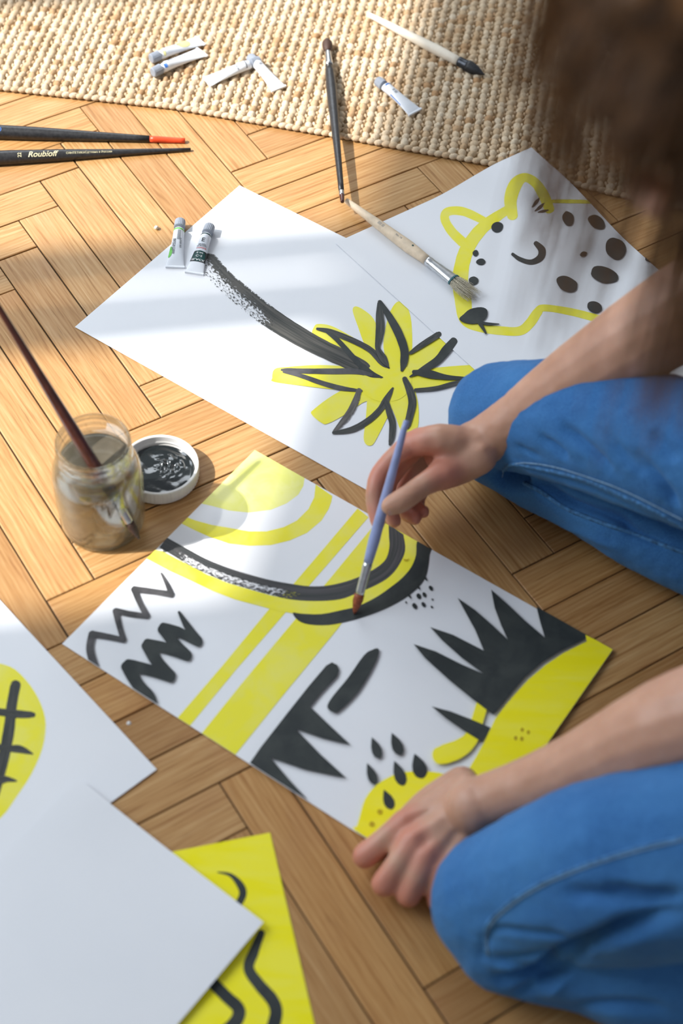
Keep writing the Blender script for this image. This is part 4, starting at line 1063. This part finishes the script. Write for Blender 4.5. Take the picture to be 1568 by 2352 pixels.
# ---- jeans
def leg(bm, K, hip, T1, foot, C1, rk, rt_, rc_, CK):
    chain(bm, [(K, rk), (K.lerp(T1, .5)+V((0, 0, .012)), (rk+rt_)/2+.002), (T1, rt_), (hip, rt_*1.25)], 20)
    chain(bm, [(CK, rc_), (CK.lerp(C1, .5), rc_), (C1, rc_*1.02), (foot, rc_*.9)], 20)
bm = bmesh.new()
KR = D(1152, 956, 1.605); TR = D(1568, 1035, 1.455); CRt = P(1568, 1248, .046)
leg(bm, KR, V((.55, .80, .26)), TR, V((.62, .80, .05)), CRt, .054, .066, .044, P(1150, 1022, .044))
KL = P(1152, 2072, .058); TL = D(1568, 1972, 1.225); CLt = P(1568, 2232, .050)
leg(bm, KL, V((.55, .60, .26)), TL, V((.62, .56, .05)), CLt, .058, .076, .048, P(1172, 2146, .048))
chain(bm, [(V((.55, .80, .27)), .10), (V((.60, .70, .26)), .12), (V((.55, .60, .27)), .10)], 20)
me = remesh(bm, .0028, 13)
KRc, KLc = KR, KL
def fold(v):
    """wrinkles fanning out of the bent knees"""
    out = 0
    for (K, T, C, sg_) in ((KR, TR, CRt, 1), (KL, TL, CLt, 1)):
        ax = (T.lerp(C, .5)-K); L = ax.length; a = ax/L; d = v-K
        t = d.dot(a)
        if t < -.08 or (d-a*t).length > .14: continue
        up_ = (T-C).normalized(); h = d.dot(up_)
        side = d.dot(a.cross(up_))
        ph = math.atan2(h-.010, max(.02, t+.03))
        amp = min(1, max(0, (t+.02)/.10))
        wv = math.sin(ph*15 + side*22 + 2.2*noise.noise(v*7)) 
        wv = abs(wv)**.7*(1 if wv > 0 else -1)
        out += .0012*amp*wv + .0008*amp*noise.noise(V((t*6, h*10, side*6)))
    return out
displace(me, fold)
bv0 = BVHTree.FromPolygons([v.co.copy() for v in me.vertices], [tuple(p.vertices) for p in me.polygons])
ZL = z2(784, 1752, 2); ZR = z2(784, 800, 2)
creases = []
for conv, pts, sg_, dp in (
    (ZL, [(690, 1000), (850, 985), (1000, 900), (1150, 840), (1350, 745), (1560, 680)], .0085, .013),
    (ZL, [(740, 1085), (900, 1030), (1050, 940), (1120, 870)], .006, .008),
    (ZL, [(640, 900), (690, 775), (850, 780), (1000, 800), (1100, 835)], .004, .0028),
    (ZL, [(1030, 600), (1250, 612), (1400, 632), (1560, 600)], .006, .0065),
    (ZL, [(1200, 560), (1380, 590), (1560, 610)], .004, .003),
    (ZL, [(720, 900), (860, 890), (960, 870)], .004, .003),
    (ZL, [(950, 1080), (1080, 920), (1250, 820)], .005, -.004),
    (ZL, [(1050, 1120), (1300, 1110), (1500, 1130)], .005, .004),
    (ZL, [(700, 940), (860, 940), (1000, 860)], .005, -.003),
    (ZR, [(718, 575), (745, 605), (800, 612), (850, 600)], .0085, .026),
    (ZR, [(850, 600), (960, 655), (1060, 715), (1250, 775), (1340, 840), (1480, 900)], .0060, .0120),
    (ZR, [(900, 400), (980, 460), (1040, 505)], .0055, .0065), (ZR, [(1000, 350), (1120, 450), (1250, 570)], .006, .007),
    (ZR, [(1200, 380), (1320, 510), (1400, 590)], .0055, .004), (ZR, [(1340, 470), (1480, 640), (1540, 740)], .006, .007),
    (ZR, [(800, 440), (860, 480), (920, 500)], .004, .003), (ZR, [(1420, 380), (1540, 520)], .007, .004),
    (ZR, [(830, 545), (1000, 600), (1150, 650), (1350, 740), (1540, 830)], .004, .003),
    (ZR, [(900, 760), (1100, 850), (1300, 930)], .006, -.002)):
    ln = []
    for (u, v) in catmull(conv(pts), 22):
        h = bv0.ray_cast(CAMP, ray(u, v).normalized())
        if h[0]: ln.append(h[0])
    if ln: creases.append((ln, sg_, dp*(1.6 if conv is ZL else 1.15)))
def crease(c):
    o_ = 0
    for ln, sg_, dp in creases:
        if (c-ln[len(ln)//2]).length > .22: continue
        d, i = min(((c-p).length_squared, i) for i, p in enumerate(ln))
        if d < (3*sg_)**2:
            e = min(i, len(ln)-1-i)/len(ln)
            o_ -= dp*math.exp(-d/(sg_*sg_)*1.2)*min(1, .12+e*3.2)
    return o_ + .0006*noise.noise(c*120)
displace(me, crease)
jeans = obj('jeans', me, M['denim'], person)
bvh = BVHTree.FromPolygons([v.co + V(person.location) for v in me.vertices], [tuple(p.vertices) for p in me.polygons])
def on_jeans(u, v):
    d = ray(u, v).normalized(); h = bvh.ray_cast(CAMP, d); return (h[0], h[1]) if h[0] else None
def seam(pts, r, mat, name, off=.0002, dash=None, mats=None):
    c = catmull(pts, 10); cur = []; pos = []
    for (u, v) in c:
        h = on_jeans(u, v)
        if h: pos.append(h[0] + h[1]*off)
    if len(pos) < 3: return
    bm = bmesh.new()
    for i, (p, q) in enumerate(zip(pos, pos[1:])):
        if (q-p).length > .03: continue
        if dash and i % 2: continue
        rcone(bm, p, q, r, r, 8)
    me = bpy.data.meshes.new('s'); bm.to_mesh(me); bm.free()
    obj(name, me, M[mat], jeans)
seam([(1158, 1078), (1180, 1066), (1250, 1078), (1340, 1100), (1430, 1138), (1500, 1170), (1568, 1208)], .0022, 'seam', 'seam')
seam([(1152, 1096), (1160, 1074), (1200, 1062), (1270, 1070), (1350, 1094), (1440, 1128), (1568, 1192)], .0006, 'stitch', 'stitching', .0012)
seam([(1205, 1110), (1240, 1128), (1300, 1168), (1380, 1200), (1450, 1225), (1568, 1268)], .0022, 'seam', 'seam')
seam([(1118, 2190), (1114, 2140), (1130, 2110), (1180, 2066), (1240, 2030), (1300, 2004), (1380, 1975), (1470, 1948), (1568, 1925)], .0016, 'seam', 'seam')
seam([(1122, 2192), (1119, 2142), (1136, 2114), (1185, 2071), (1245, 2035), (1303, 2009), (1382, 1980), (1472, 1953), (1568, 1930)], .0006, 'stitch', 'stitching', .0008)
# ---- shirt (outside the frame, over the torso)
bm = bmesh.new()
chain(bm, [(pel+V((0, 0, .03)), .140), (V((.60, .70, .40)), .125), (ch, .142), (V((.50, .69, .65)), .095)], 20)
chain(bm, [(rSh, .068), (V((.50, .70, .655)), .088), (lSh, .068)], 20)
chain(bm, [(rSh, .068), (rSh.lerp(rE, .32), .062)], 20); chain(bm, [(lSh, .068), (lSh.lerp(lE, .32), .062)], 20)
obj('shirt', remesh(bm, .007, 3), M['shirt'], person)
# ---- hair
bm = bmesh.new()
ball(bm, HC + hu*.012 - fd*.014, .092, (.90, 1.06, 1.04), rot)
ball(bm, HC - fd*.045 - hu*.030, .070, (1.0, .8, 1.2), rot)
for v in list(bm.verts):
    l = v.co - HC
    if l.dot(fd) > .048 and l.dot(hu) < .05: v.co -= fd*(l.dot(fd)-.048)
me = remesh(bm, .004, 4)
displace(me, lambda c: .004*noise.noise(c*60))
obj('hair_cap', me, M['hair'], person)
cu = bpy.data.curves.new('hair', 'CURVE'); cu.dimensions = '3D'; cu.bevel_depth = .00042; cu.bevel_resolution = 0
rh = random.Random(3)
def strand(root, out, length, sway, gather=0):
    sp = cu.splines.new('POLY'); n = 9; sp.points.add(n-1); p = root.copy(); d = out.copy()
    for i in range(n):
        sp.points[i].co = (*(p - V(person.location)), 1); sp.points[i].radius = 1 - .5*i/n
        d = (d*.62 + V((0, 0, -1))*.42 + sway*.10).normalized(); p = p + d*(length/n)
        l = p-HC
        if l.length < .091: p = HC + l.normalized()*.093
for k in range(2300):
    th = rh.uniform(0, 2*math.pi); ph = math.acos(rh.uniform(-.15, 1))
    dl_ = hs*(math.sin(ph)*math.cos(th)*.86) + fd*(math.sin(ph)*math.sin(th)) + hu*math.cos(ph)
    if dl_.dot(fd) > .55 and dl_.dot(hu) < .35: continue
    root = HC + dl_*.090
    side = hs*(1 if dl_.dot(hs) > 0 else -1)
    strand(root, (dl_*.5 + side*.6).normalized(), rh.uniform(.03, .125), V((rh.uniform(-.35, .25), rh.uniform(-.3, .3), 0)))
# loose locks that fall forward beside the face
for lock in ((V((-.055, -.060, .03)), .17, 60, V((-.1, .1, 0))), (V((-.03, -.078, .0)), .17, 80, V((.05, .1, 0))), (V((-.060, .045, .02)), .18, 60, V((-.1, .3, 0))), (V((.0, -.085, 0)), .17, 80, V((.2, .1, 0)))):
    for k in range(lock[2]):
        o_ = V((rh.gauss(0, .008), rh.gauss(0, .008), rh.gauss(0, .006)))
        strand(HC+lock[0]+o_, (lock[0].normalized()+o_*10).normalized(), lock[1]*rh.uniform(.8, 1.1), lock[3])
cu.materials.append(M['hair'])
ho = bpy.data.objects.new('hair', cu); COL.objects.link(ho)
dg = bpy.context.evaluated_depsgraph_get(); hm = bpy.data.meshes.new_from_object(ho.evaluated_get(dg)); bpy.data.objects.remove(ho)
hm.materials.clear(); hm.materials.append(M['hair'])
h2 = bpy.data.objects.new('hair', hm); COL.objects.link(h2); h2.parent = person; h2['kind'] = 'stuff'

# ------------------------------------------------------------------ brush held in the right hand
A = D(933, 966, 1.512); B = P(813, 1411, .0016)
pr = [(0, .0028), (.15, .0036), (.42, .0049), (.62, .0055), (.72, .0045), (.745, .0040)]
sq = lambda t: (1, 1)
brush('paintbrush', 'lavender blue brush with silver ferrule and russet bristles held in the painting hand', A, B,
      [('handle', 'blue_handle', 0, .735, pr, None), ('ferrule', 'silver', .725, .90, [(0, .0042), (.73, .0042), (.745, .0047), (.76, .0041), (.775, .0046), (.79, .0042), (.90, .0044)], None),
       ('bristles', 'red_bristle', .895, 1, [(0, .0043), (.93, .0048), (.97, .0030), (1, .0004)], None)])
